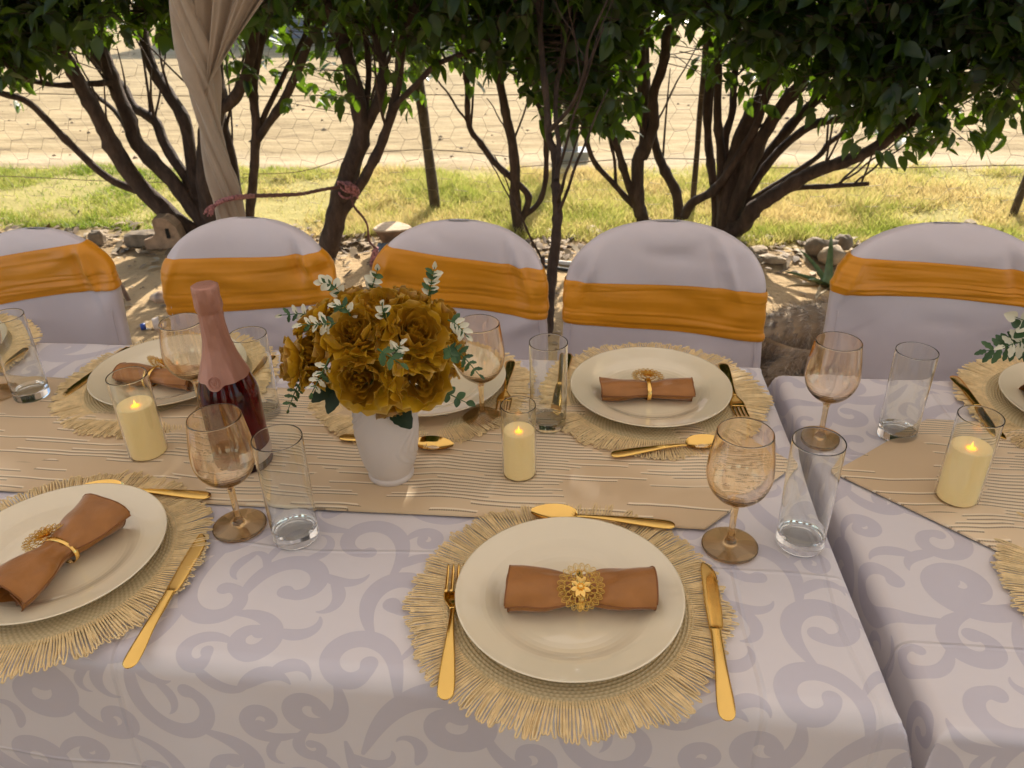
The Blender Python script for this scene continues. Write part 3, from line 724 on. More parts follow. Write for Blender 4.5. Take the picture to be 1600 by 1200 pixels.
def build_net():
    a = 0.066; mb_v = []; mb_f = []
    def seg(p, q, r):
        d = (q - p); L = np.linalg.norm(d); d = d / L; s = np.cross(d, (0, 1, 0)); s /= np.linalg.norm(s); b0 = len(mb_v)
        for c in (p, q):
            for k in range(3):
                an = 2 * PI * k / 3; mb_v.append(c + r * (math.cos(an) * s + math.sin(an) * np.array((0, 1, 0))))
        for k in range(3): mb_f.append((b0 + k, b0 + (k + 1) % 3, b0 + 3 + (k + 1) % 3, b0 + 3 + k))
    def J(x, z):
        dx = (fbm(x * 2.5, z * 2.5, 50) - .47) * .09 + (fbm(x * 11, z * 11, 60) - .47) * .025
        dz = (fbm(x * 2.5, z * 2.5, 70) - .47) * .09 + (fbm(x * 11, z * 11, 80) - .47) * .025
        return np.array((float(x + dx), float((fbm(x * 1.5, z * 1.5, 90) - .47) * .06), float(z + dz)))
    hz = a * math.sqrt(3)
    for i in range(int(9.6 / (1.5 * a))):
        x = -4.9 + i * 1.5 * a
        for j in range(-1, 12):
            z = .05 + j * hz + (hz / 2 if i % 2 else 0)
            c = [(x + a * math.cos(k * PI / 3), z + a * math.sin(k * PI / 3)) for k in range(6)]
            for k in (0, 1, 2):
                (x0, z0), (x1, z1) = c[k], c[k + 1]
                if max(z0, z1) < 1.3 and min(z0, z1) > .0:
                    seg(J(round(x0, 4), round(z0, 4)), J(round(x1, 4), round(z1, 4)), .0010 if k != 1 else .0015)
    o = put('wire_netting', np_mesh('wire_netting', np.array(mb_v), np.array(mb_f), M['wire'], n=4), fence, 'stuff')
build_net()
for (pts) in ([(-300, 268), (0, 275), (170, 283), (380, 287)], [(380, 272), (470, 268), (560, 242), (672, 234), (800, 245)], [(1180, 262), (1400, 262), (1600, 258), (1900, 258)], [(800, 262), (1000, 248), (1200, 252)], [(-300, 140), (300, 150), (700, 148), (1900, 150)]):
    mb = MB(); mb.tube([Vector(p) - Vector(fence.location) for p in smooth_path([tuple(P(u, v, FY - .01)) for u, v in pts], 4)], .0026, 5); mb.build('tension_wire', M['wire'], fence)

# ------------------------------------------------------------------ tent over the table
tent = thing('party_tent', 'white party tent stretched over the tables', 'tent', (0, -.4, 0))
def canopy():
    mb = MB(); nx, ny = 33, 41; pts = []
    for j in range(ny):
        y = -5.6 + 8.2 * j / (ny - 1)
        for i in range(nx):
            x = -4.6 + 9.2 * i / (nx - 1)
            z = 3.05 - .29 * abs(y + .5) * (1 if y > -.5 else .6) + .05 * math.sin(x * 1.7) * math.sin(y * 1.3) - .06 * abs(math.sin(x * PI / 4.6)) * abs(math.cos(y))
            pts.append((x, y + .4, z))
    mb.grid(pts, nx, ny)
    mb.build('canopy', M['canopy'], tent)
    mb = MB()
    for yy, s in ((2.6, 1),):   # hanging eave strips
        q = []
        for j in range(4):
            for i in range(65):
                x = -4.6 + 9.2 * i / 64
                z = 3.05 - .29 * abs(yy + .5) - .06 * abs(math.sin(x * PI / 4.6)) * abs(math.cos(yy)) + .05 * math.sin(x * 1.7) * math.sin(yy * 1.3)
                q.append((x, yy + .4 + s * .008 * math.sin(x * 22) * j / 3, z - .12 * j))
        mb.grid(q, 65, 4)
    mb.build('eave_strip', M['drape'], tent)
canopy()
def added_shade_curtains():      # unseen taupe curtains added to keep light off the cloth's front
    for x0, x1 in ((-4.4, -2.5), (-1.75, -.35), (.45, 1.7), (2.5, 4.4)):
        mb = MB(); nu, nv = 90, 12; pts = []
        for j in range(nv):
            t = j / (nv - 1); z = .03 + 2.15 * t; g = 1 - .22 * math.exp(-((t - .45) / .22) ** 2)
            for i in range(nu):
                s = i / (nu - 1); xm = (x0 + x1) / 2
                pts.append((xm + (x0 + (x1 - x0) * s - xm) * g, -2.5 + .4 + .05 * math.sin(s * 40 + x0) + .02 * math.sin(s * 97), z))
        mb.grid(pts, nu, nv); mb.build('added_shade_curtain', M['drape'], tent)
added_shade_curtains()
polem = simple('white_pole_paint', (.7, .7, .7), .4)
dp = P(318, 110, 2.6)
for x, y in ((dp.x - .03, 2.68), (-4.5, 2.55), (4.5, 2.55), (-4.5, -5.55), (4.5, -5.55), (0.3, -5.55)):
    mb = MB(); mb.tube([(x, y + .4, 0), (x, y + .4, 1.2), (x, y + .4, 2.12)], .012, 10); mb.build('pole', polem, tent)

def drape():
    o = thing('tent_drape', 'taupe cloth drape twisted down around the tent pole', 'drape', tuple(P(345, 260, 2.6)))
    org = Vector(o.location)
    px = [(281, -150, 21), (283, -60, 20), (287, 0, 20), (300, 60, 21), (314, 112, 22), (324, 165, 18), (333, 220, 18), (345, 275, 19), (357, 325, 18), (368, 380, 18), (375, 470, 20)]
    path = smooth_path([(*P(u, v, 2.6), r * 2.75 / FPX) for u, v, r in px], 9)
    mb = MB(); n = 72; pts = []; L = len(path)
    for i, q in enumerate(path):
        c = Vector(q[:3]) - org; s = i / (L - 1); tw = -7.5 * s
        for k in range(n):
            a = 2 * PI * k / n
            f = 1 + .22 * math.sin(2 * (a + tw)) + .16 * math.sin(5 * (a + tw * .9) + 1) + .09 * math.sin(9 * (a + tw) + 4 * s) + .05 * math.sin(17 * (a + tw * 1.05) + 9 * s) + .10 * mnoise.noise(Vector((3 * math.cos(a + tw), 3 * math.sin(a + tw), s * 9)))
            r = q[3] * f
            pts.append((c.x + r * math.cos(a), c.y + r * math.sin(a) * .8, c.z + .012 * math.sin(3 * a)))
    mb.grid(pts, n, L, True); mb.build('twisted_length', M['drape'], o)
    # gathered swag that runs up to the eave, closing in on the twist
    mb = MB(); nu, nv = 90, 26; pts = []
    for j in range(nv):
        t = j / (nv - 1)
        for i in range(nu):
            s = i / (nu - 1)
            vv = 150 - 330 * t - 60 * s * t + 30 * (1 - t) * (0.5 - s)
            uc = 322 + (-38 * t) * (1 - s) + s * (262 * t ** 1.05 + 10 * t)
            p = P(uc, vv, 2.60 - .02 * math.sin(PI * s))
            fold = .030 * (.30 + t) * math.sin(2 * PI * (3.6 * s + .25 * math.sin(5 * s))) + .010 * math.sin(2 * PI * 9 * s + 2 * t) * (.3 + t)
            pts.append(tuple(p + Vector((0, -fold, 0)) - org))
    mb.grid(pts, nu, nv); mb.build('gathered_swag', M['drape'], o)
drape()
# ------------------------------------------------------------------ shrub trees
# each stem: photo points with width, start and end distance; every stem becomes its own branch mesh
def stem_path(px, y0, y1, w0, w1, ext=0.0, ground=False):
    n = len(px); out = []
    for i, (u, v) in enumerate(px):
        s = i / max(1, n - 1); y = y0 + (y1 - y0) * s
        p = P(u, v, y); wd = (w0 + (w1 - w0) * s) / 2 * (y * 1.03) / FPX
        out.append((p.x, p.y, p.z, wd))
    if ground:
        f = out[0]; out.insert(0, (f[0], f[1], -.06, f[3] * 1.25))
    if ext:
        a, b = np.array(out[-2]), np.array(out[-1]); d = (b - a)[:3]; d = d / np.linalg.norm(d); d = d * .6 + np.array((0, 0, .5)); d /= np.linalg.norm(d)
        out.append((*(b[:3] + d * ext * .5), b[3] * .7)); out.append((*(b[:3] + d * ext + np.array((.08, 0, .1))), b[3] * .35))
    return out
TREES = [
 dict(base=(330, 372), y=4.0, label='broad many-stemmed tree at the left behind the cloth drape', stems=[
  ([(330, 376), (297, 360), (227, 300), (180, 235), (160, 195), (135, 150), (110, 105), (85, 60), (60, 0)], 4.0, 3.8, 30, 18, .9, 1),
  ([(322, 352), (270, 285), (215, 225), (203, 190), (186, 150), (166, 95), (150, 40), (130, -20)], 4.0, 4.1, 26, 16, .9, 0),
  ([(222, 300), (168, 277), (102, 217), (46, 161), (0, 145), (-60, 120)], 3.98, 3.7, 13, 9, .3, 0),
  ([(312, 340), (297, 290), (259, 228), (242, 189), (210, 168), (189, 133), (154, 98)], 4.0, 4.3, 19, 12, .5, 0),
  ([(322, 350), (305, 290), (290, 196), (266, 150), (241, 112), (225, 60), (220, 0)], 4.02, 4.25, 22, 14, .8, 0),
  ([(337, 360), (330, 340), (325, 245), (336, 157), (333, 105), (330, 40), (320, -20)], 4.0, 4.1, 40, 26, .9, 1),
  ([(336, 170), (360, 160), (383, 122), (396, 60), (402, 5)], 4.06, 3.95, 20, 14, .6, 0),
  ([(378, 352), (367, 265), (350, 190), (340, 140)], 4.1, 4.25, 13, 10, .3, 1),
  ([(388, 352), (394, 300), (398, 245), (400, 190), (396, 140), (405, 80), (418, 10)], 4.15, 4.1, 16, 11, .7, 1),
  ([(398, 222), (432, 175), (460, 122), (481, 70), (506, 28), (520, -20)], 4.13, 3.95, 13, 12, .6, 0),
  ([(398, 212), (430, 145), (455, 95), (478, 50)], 4.13, 4.3, 9, 7, .4, 0),
  ([(178, 128), (143, 131), (95, 133), (49, 126), (20, 110)], 4.05, 3.7, 10, 7, .2, 0),
  ([(210, 230), (185, 180), (150, 150), (120, 130)], 4.05, 4.4, 8, 6, .3, 0)]),
 dict(base=(505, 400), y=3.78, label='slim tree with braided rope tied round its forked trunk', stems=[
  ([(508, 413), (520, 360), (530, 315), (548, 259), (565, 212), (562, 175), (551, 122), (534, 60), (520, 21), (512, -20)], 3.78, 3.75, 34, 17, .9, 1),
  ([(560, 222), (586, 168), (600, 115), (592, 70), (586, 17), (590, -20)], 3.77, 3.8, 17, 13, .7, 0),
  ([(568, 180), (573, 155), (576, 105), (569, 35), (566, -20)], 3.76, 3.9, 10, 8, .6, 0),
  ([(528, 356), (534, 336), (562, 290), (590, 238), (611, 182), (621, 133), (628, 70), (642, 31), (650, -20)], 3.8, 3.65, 17, 12, .7, 0),
  ([(617, 165), (660, 122), (681, 101), (723, 84), (760, 70)], 3.7, 3.5, 9, 6, .2, 0),
  ([(598, 110), (610, 85), (621, 35), (618, -10)], 3.78, 3.6, 6, 5, .4, 0),
  ([(548, 305), (560, 262), (567, 232), (575, 205)], 3.82, 4.0, 9, 7, .3, 0)]),
 dict(base=(808, 362), y=4.2, label='thin double-stemmed sapling behind the third chair', stems=[
  ([(811, 366), (805, 315), (805, 273), (801, 227), (790, 175), (780, 122), (775, 60), (765, 0)], 4.2, 4.0, 18, 10, .8, 1),
  ([(814, 345), (826, 308), (801, 280), (776, 257), (751, 224), (733, 196), (730, 140), (727, 70), (720, 0)], 4.2, 4.0, 11, 7, .6, 0),
  ([(818, 338), (843, 315), (853, 273), (852, 210), (843, 168), (825, 140), (815, 90)], 4.2, 4.1, 9, 6, .5, 0)]),
 dict(base=(855, 520), y=2.98, label='dark thin sapling rising between the third and fourth chairs', stems=[
  ([(855, 520), (858, 475), (862, 430), (869, 370), (871, 335), (869, 300), (868, 275), (867, 240), (858, 215), (855, 170), (850, 120), (845, 60)], 2.98, 3.35, 19, 8, .8, 1),
  ([(870, 280), (873, 230), (868, 180), (870, 130), (880, 90)], 3.15, 3.4, 8, 6, .5, 0),
  ([(853, 520), (852, 475), (849, 440), (848, 402)], 2.97, 2.95, 11, 7, 0, 1),
  ([(858, 205), (888, 172), (905, 140), (915, 105)], 3.2, 3.1, 7, 5, .2, 0)]),
 dict(base=(1010, 350), y=4.35, label='bushy fork-stemmed tree behind the fourth chair', stems=[
  ([(1008, 356), (1004, 340), (997, 315), (997, 252), (1007, 220), (1006, 140), (1000, 70), (995, 0)], 4.35, 4.3, 22, 14, .9, 1),
  ([(1004, 246), (1021, 196), (1021, 147), (1037, 98), (1042, 52), (1060, 10)], 4.33, 4.1, 16, 12, .7, 0),
  ([(997, 330), (979, 280), (965, 231), (948, 189), (937, 150), (930, 90)], 4.35, 4.1, 12, 9, .6, 0),
  ([(990, 322), (955, 283), (930, 255), (916, 217), (906, 157), (900, 100)], 4.35, 4.0, 9, 6, .5, 0),
  ([(962, 290), (960, 250), (950, 210), (940, 180)], 4.3, 4.2, 5, 4, .3, 0),
  ([(1062, 352), (1056, 301), (1035, 259), (1021, 215), (1015, 170)], 4.4, 4.4, 17, 11, .6, 1)]),
 dict(base=(1135, 362), y=4.2, label='large dense tree fanning right above the right-hand chairs', stems=[
  ([(1132, 368), (1136, 345), (1147, 262), (1168, 196), (1193, 147), (1207, 105), (1215, 40), (1220, -20)], 4.2, 4.2, 34, 16, .9, 1),
  ([(1070, 338), (1081, 317), (1116, 297), (1144, 259), (1180, 200), (1200, 130), (1215, 70)], 4.28, 4.0, 14, 11, .6, 0),
  ([(1120, 360), (1116, 294), (1109, 245), (1105, 175), (1110, 105), (1112, 40)], 4.25, 4.35, 14, 10, .7, 1),
  ([(1128, 355), (1126, 245), (1121, 175), (1123, 88), (1130, 20)], 4.22, 4.2, 14, 10, .7, 0),
  ([(1136, 352), (1133, 227), (1144, 175), (1147, 122), (1155, 60)], 4.2, 4.4, 12, 9, .6, 0),
  ([(1142, 350), (1150, 320), (1180, 238), (1215, 175), (1250, 133), (1295, 88), (1327, 35), (1350, -20)], 4.18, 3.9, 22, 14, .9, 0),
  ([(1140, 362), (1162, 350), (1180, 325), (1222, 297), (1268, 270), (1320, 252), (1362, 234), (1404, 205), (1450, 165), (1500, 110)], 4.15, 3.7, 26, 12, .7, 0),
  ([(1150, 340), (1170, 300), (1215, 238), (1268, 196), (1327, 185), (1390, 182), (1450, 150)], 4.2, 4.2, 14, 9, .5, 0),
  ([(1190, 322), (1222, 297), (1295, 291), (1358, 287)], 4.1, 3.95, 10, 6, 0, 0),
  ([(1150, 338), (1170, 315), (1232, 276), (1278, 245), (1295, 224), (1327, 200), (1370, 160)], 4.15, 4.35, 9, 7, .4, 0),
  ([(1145, 345), (1151, 315), (1172, 280), (1200, 241), (1260, 170), (1340, 110), (1400, 60), (1440, 10)], 4.2, 4.4, 17, 11, .8, 0),
  ([(1330, 185), (1380, 140), (1440, 110), (1520, 80), (1600, 50), (1700, 0)], 4.1, 3.8, 11, 8, .5, 0)]),
]
LB_X = [-400, 0, 30, 60, 110, 150, 180, 230, 270, 310, 345, 380, 420, 450, 480, 510, 540, 580, 630, 655, 700, 735, 790, 815, 840, 865, 885, 905, 935, 965, 990, 1020, 1045, 1080, 1105, 1150, 1190, 1220, 1270, 1310, 1350, 1395, 1430, 1470, 1520, 1550, 1580, 1610, 1700, 2100]
LB_Y = [150, 160, 172, 140, 92, 78, 72, 72, 84, 90, 100, 170, 165, 195, 190, 172, 180, 165, 185, 160, 112, 112, 122, 138, 195, 190, 222, 228, 222, 220, 175, 132, 140, 92, 105, 128, 145, 175, 172, 202, 236, 250, 240, 224, 220, 230, 200, 178, 190, 150]
DN_X = [-400, 0, 300, 340, 400, 440, 640, 690, 980, 1010, 1080, 1120, 2100]
DN_D = [1.1, 1.1, 1.1, .7, .40, .30, .30, .95, .95, .45, .4, .82, .9]
DN_F = [.10, .10, .15, .5, .75, .8, .8, .22, .22, .6, .6, .14, .12]
GAPS = [(455, 60, 42, 45, .75), (620, 40, 30, 60, .6), (1035, 70, 40, 45, .65), (1075, 130, 25, 45, .8), (590, 120, 40, 40, .45), (520, 110, 25, 40, .5), (1180, 130, 30, 40, .5), (1010, 110, 20, 40, .5), (100, 150, 60, 25, .45), (240, 150, 50, 20, .5), (745, 130, 25, 15, .5)]
LEAFV = []
for j, (yy, ww) in enumerate(((0, .03), (.16, .19), (.40, .262), (.66, .205), (.87, .085), (1.0, .004))):
    for k in (-1, 0, 1):
        LEAFV.append((k * ww, yy, abs(k) * ww * .30 - .16 * yy * yy))
LEAFV = np.array(LEAFV)
LEAFF = np.array([(j * 3 + k, j * 3 + k + 1, j * 3 + k + 4, j * 3 + k + 3) for j in range(5) for k in range(2)])
SIMPLE = [0, 1, 2, 6, 7, 8, 15, 16, 17]
LEAFF4 = np.array([(j * 3 + k, j * 3 + k + 1, j * 3 + k + 4, j * 3 + k + 3) for j in range(2) for k in range(2)])
leaf_meshes = []
for var in range(5):
    V = LEAFV.copy(); r = random.Random(var); V[:, 0] *= r.uniform(.85, 1.2); V[:, 2] += -.10 * r.uniform(0, 1.6) * V[:, 1] ** 2 + .04 * r.uniform(-1, 1) * np.sin(V[:, 1] * 7); V[:, 0] += r.uniform(-.08, .08) * V[:, 1] ** 2
    leaf_meshes.append(np_mesh('leaf', V, LEAFF, M['leaf'], smooth=True, attr=np.full(len(V), 0.0), n=4))

def project(X):
    d = X - np.array(CAM); zc = d @ np.array(FWD)
    return 800 + FPX * (d @ np.array(RGT)) / zc, 600 + FPX * (d @ np.array(DWN)) / zc, zc

def build_trees():
    cx = []
    for k, td in enumerate(TREES):
        b = T(*td['base'], 0.0) if k != 3 else P(855, 530, 2.98); b.z = 0
        td['root'] = thing('shrub_tree', td['label'], 'tree', (b.x, b.y, 0), 0, 'shrub trees behind the chairs')
        td['org'] = Vector((b.x, b.y, 0)); td['paths'] = []
        for px, y0, y1, w0, w1, ext, gr in td['stems']:
            path = smooth_path(stem_path(px, y0, y1, w0, w1, ext, gr), 5); td['paths'].append(path)
            mb = MB(); n = 10; pts = []; L = len(path); ph = rnd.random() * 9
            V3 = [Vector(q[:3]) for q in path]; nx = Vector((1, 0, 0))
            for i, q in enumerate(path):
                tt = (V3[min(i + 1, L - 1)] - V3[max(i - 1, 0)]).normalized(); nx = (nx - tt * nx.dot(tt)).normalized(); ny = tt.cross(nx)
                for a in range(n):
                    an = 2 * PI * a / n
                    r = q[3] * (1 + .24 * mnoise.noise(Vector((math.cos(an) * 1.4, math.sin(an) * 1.4, i * .6 + ph))) + (.22 * max(0, math.sin(i * .83 + ph)) ** 10))
                    pts.append(V3[i] + nx * math.cos(an) * r + ny * math.sin(an) * r - td['org'])
            b0 = mb.grid(pts, n, L, True); mb.f.append(tuple(b0 + (L - 1) * n + a for a in range(n)))
            mb.build('trunk' if (w0 > 25 or (gr and px is td['stems'][0][0])) else 'branch', M['bark'], td['root'])
        # thin side branches leaving the stems, upwards and outwards
        for p_ in list(td['paths']):
            if p_[0][3] < .006: continue
            for _ in range(4):
                q = p_[int(len(p_) * rnd.uniform(.35, .95))]
                if not (.30 < q[2] < 1.15): continue
                dx = rnd.uniform(-.5, .5) + (.45 if k == 5 else 0); a = np.array(q[:3]); L_ = rnd.uniform(.25, .60)
                m1 = a + np.array((dx * .5, rnd.uniform(-.3, .2), .45)) * L_; m2 = m1 + np.array((dx, rnd.uniform(-.4, .3), .75)) * L_ * .7; r0 = min(q[3] * .5, rnd.uniform(.005, .009))
                tp = smooth_path([(*a, r0), (*m1, r0 * .75), (*m2, r0 * .4)], 5); td['paths'].append(tp)
                mb = MB(); mb.tube([Vector(t_[:3]) - td['org'] + Vector((0, 0, .006 * math.sin(i * 1.7))) for i, t_ in enumerate(tp)], [t_[3] for t_ in tp], 6); mb.build('branch', M['bark'], td['root'])
        cx.append((-1.95, -1.25, -.62, -.22, .22, 1.25)[k])
    cx = np.array(cx)
    # leaf clusters through the crowns' volume
    nC = 34000
    z = np.where(rng.random(nC * 3) < .30, rng.uniform(.42, 1.15, nC * 3), rng.uniform(1.08, 2.95, nC * 3)); x = rng.uniform(-5.0, 4.6, nC * 3)
    lo = z < 1.12
    u0 = 800 + FPX * (x + .48) / 4.05                 # rough column, sets how thick and how far back the low crown is
    y = np.where(lo, np.where(x > .25, 3.60, 3.74) + .28 * rng.uniform(-1, 1, nC * 3) + np.where(rng.random(nC * 3) < np.interp(u0, DN_X, DN_F), .60, 0), 4.0 + .80 * rng.uniform(-1, 1, nC * 3)) + .05 * np.sin(x * 2)
    y = np.where(lo, y, np.minimum(y, 3.86 + .95 * np.clip((z - 1.08) / 1.2, 0, 1) + .08 * rng.uniform(-1, 1, nC * 3)))   # the crowns' far flank leans in towards the ground
    u, v, zc = project(np.stack([x, y, z], 1))
    lb = np.interp(u, LB_X, LB_Y) + (fbm(x * 4, z * 4, 31) - .47) * 95 - 14
    prob = (np.clip((lb - v) / 135, 0, 1) * .90 + .10) * np.where(z < 1.15, np.interp(u, DN_X, DN_D), 1)
    stray = (rng.random(nC * 3) < .035) & (v < lb + 75) & (z < 1.1)
    for (gu, gv, su, sv, st) in GAPS:
        prob *= 1 - st * np.exp(-((u - gu) / su) ** 2 - ((v - gv) / sv) ** 2)
    keep = ((v < lb) | stray) & (rng.random(nC * 3) < prob *  np.where(z > 1.15, 1.0, 1))
    C = np.stack([x, y, z], 1)[keep][:nC]; nC = len(C); print('leaf clusters', nC)
    # owner tree
    own = np.argmin(np.abs(C[:, 0:1] - cx[None]) * np.array([1, 1.15, 1.5, 1.6, 1.2, .75])[None], axis=1)
    per = 5
    n = nC * per
    cl = np.repeat(np.arange(nC), per)
    twig = rng.normal(0, 1, (nC, 3)); twig[:, 2] = -abs(twig[:, 2]) * .3 + .1; twig /= np.linalg.norm(twig, axis=1)[:, None]
    along = rng.uniform(-.5, .5, n)
    pos = C[cl] + twig[cl] * (along * .17)[:, None] + rng.normal(0, .012, (n, 3))
    d = twig[cl] * .55 + rng.normal(0, .55, (n, 3)) + np.array((0, 0, -.55)); d /= np.linalg.norm(d, axis=1)[:, None]
    up = np.array((0, 0, 1.0)) + rng.normal(0, .45, (n, 3)); side = np.cross(d, up); side /= np.linalg.norm(side, axis=1)[:, None]; nrm = np.cross(side, d)
    sc = rng.uniform(.048, .098, n)
    tip = pos + d * sc[:, None]
    u, v, zc = project(pos); u2, v2, _ = project(tip)
    lbp = np.interp(u, LB_X, LB_Y)
    ok = (v2 < lbp + 95)
    inframe = (u > 5) & (u < 1595) & (v > -10) & ok
    tint = np.clip(rng.beta(1.5, 2.5, n), 0, 1)
    for k, td in enumerate(TREES):
        mine = np.where((own[cl] == k) & ok)[0]
        vis = mine[inframe[mine]]; vis = vis[np.argsort(zc[vis] - .004 * np.clip(v[vis], 0, 250))][:230]
        org = np.array(td['org'])
        for i in vis:
            o = bpy.data.objects.new('leaf', leaf_meshes[i % 5]); COL.objects.link(o); o.parent = td['root']
            R = Matrix((side[i], d[i], nrm[i])).transposed()
            o.rotation_euler = R.to_euler(); o.location = pos[i] - org; s = float(sc[i]); o.scale = (s, s, s)
        rest = np.setdiff1d(mine, vis)
        VS = []; FS = []; TS = []; base_i = 0
        for part, LV, LFc in ((rest[inframe[rest]], LEAFV, LEAFF), (rest[~inframe[rest]], LEAFV[SIMPLE], LEAFF4)):
            m_ = len(LV)
            Vv = pos[part][:, None] - org + sc[part][:, None, None] * (LV[None, :, 0:1] * side[part][:, None] + LV[None, :, 1:2] * d[part][:, None] + LV[None, :, 2:3] * nrm[part][:, None])
            VS.append(Vv.reshape(-1, 3)); FS.append((LFc[None] + (np.arange(len(part)) * m_)[:, None, None]).reshape(-1, 4) + base_i); TS.append(np.repeat(tint[part], m_)); base_i += len(part) * m_
        put('foliage', np_mesh('foliage', np.concatenate(VS), np.concatenate(FS), M['leaf'], smooth=True, attr=np.concatenate(TS), n=4), td['root'], 'stuff')
        # thin twigs from each cluster back towards the nearest stem
        pts_s = np.array([q[:3] for p_ in td['paths'] for q in p_]); TV = []; TF = []
        for ci in np.where(own == k)[0]:
            c = C[ci]
            if not (c[2] < 1.25): continue
            dd = pts_s - c; dist = np.linalg.norm(dd, axis=1) + .3 * np.abs(dd[:, 2] + .12); g = pts_s[np.argmin(dist)]
            a0 = c + twig[ci] * .08; a1 = c - twig[ci] * .08
            L = np.linalg.norm(g - a1); a2 = a1 + (g - a1) * min(1, .45 / max(L, .01)) + np.array((0, 0, .03))
            for p_, q_, r0, r1 in ((a0, a1, .0008, .0014), (a1, a2, .0014, .0028)):
                dv = q_ - p_; l_ = np.linalg.norm(dv)
                if l_ < 1e-4: continue
                s_ = np.cross(dv / l_, (.3, .8, .5)); s_ /= np.linalg.norm(s_); t_ = np.cross(dv / l_, s_); b0 = len(TV)
                for cc, rr in ((p_, r0), (q_, r1)):
                    for m3 in range(3): TV.append(cc + rr * (math.cos(m3 * 2.0944) * s_ + math.sin(m3 * 2.0944) * t_) - org)
                for m3 in range(3): TF.append((b0 + m3, b0 + (m3 + 1) % 3, b0 + 3 + (m3 + 1) % 3, b0 + 3 + m3))
        if TV: put('twigs', np_mesh('twigs', np.array(TV), np.array(TF), M['bark'], n=4), td['root'], 'stuff')
build_trees()

# braided rope from the drape to the slim tree
def braid(mb, path, r, k=3):
    path = smooth_path(path, 8); L = len(path)
    for st in range(k):
        pts = []
        for i, q in enumerate(path):
            a = 2 * PI * st / k + i * .9
            pts.append(Vector(q[:3]) + Vector((0, math.cos(a), math.sin(a))) * r * .75)
        mb.tube(pts, r * .75, 6)
rp = thing('braided_rope', 'red and brown braided rope tied from the drape to the slim tree', 'rope', tuple(P(440, 300, 3.1)))
ro = Vector(rp.location)
def rl(lst): return [tuple(P(u, v, y) - ro) for u, v, y in lst]
mb = MB(); braid(mb, rl([(395, 306, 2.78), (430, 305, 3.0), (470, 303, 3.25), (500, 297, 3.45), (530, 292, 3.68)]), .006); mb.build('rope_line', M['rope_brown'], rp)
mb = MB(); braid(mb, rl([(338, 318, 2.56), (352, 312, 2.53), (372, 308, 2.55), (396, 306, 2.78)]), .0065); mb.build('red_binding', M['rope_red'], rp)
mb = MB()
for i in range(16):
    dx, dy = rnd.uniform(-8, 8), rnd.uniform(-3, 6); q = rl([(340, 318, 2.55), (330 + dx * .6, 324 + dy, 2.54), (326 + dx, 332 + dy * 1.3, 2.54)]); mb.tube(smooth_path(q, 4), .0032, 5)
mb.build('tassel', M['rope_red'], rp)
mb = MB()
for q in range(3):
    pts = []
    for i in range(25):
        a = 2 * PI * i / 24; c = P(545, 288 + q * 5 + 6 * math.sin(a + q), 3.77); pts.append(c + Vector((math.cos(a) * .05, math.sin(a) * .06, .012 * math.sin(2 * a + q))) - ro)
    mb.tube(pts, .0055, 6)
for i in range(7):
    braid(mb, rl([(540 + rnd.uniform(-8, 8), 285, 3.69), (548 + rnd.uniform(-8, 10), 292 + rnd.uniform(-6, 6), 3.66), (556 + rnd.uniform(-6, 6), 302 + rnd.uniform(-4, 10), 3.68)]), .006, 2)
mb.build('knot', M['rope_red'], rp)
mb = MB(); braid(mb, rl([(548, 300, 3.68), (553, 322, 3.66), (566, 338, 3.66), (574, 352, 3.66), (577, 376, 3.66), (588, 389, 3.66)]), .0055); mb.build('loose_end', M['rope_brown'], rp)
mb = MB()
for i in range(9):
    dx = rnd.uniform(-5, 5); braid(mb, rl([(588 + dx * .3, 388, 3.66), (586 + dx, 400, 3.65), (585 + dx * 1.2, 418, 3.64), (584 + dx, 432, 3.63)]), .008, 2)
mb.build('red_tassel_end', M['rope_red'], rp)
rg = T(600, 405, 0); tag(stone('rag', 'dark blue-grey rag heaped behind the third chair', 'rag', 0, 0, (.12, .08, .10), M['bluecloth'], 31, .2, up=Vector((rg.x + .02, rg.y, 0))), 'dark blue-grey rag heaped behind the third chair', 'rag')

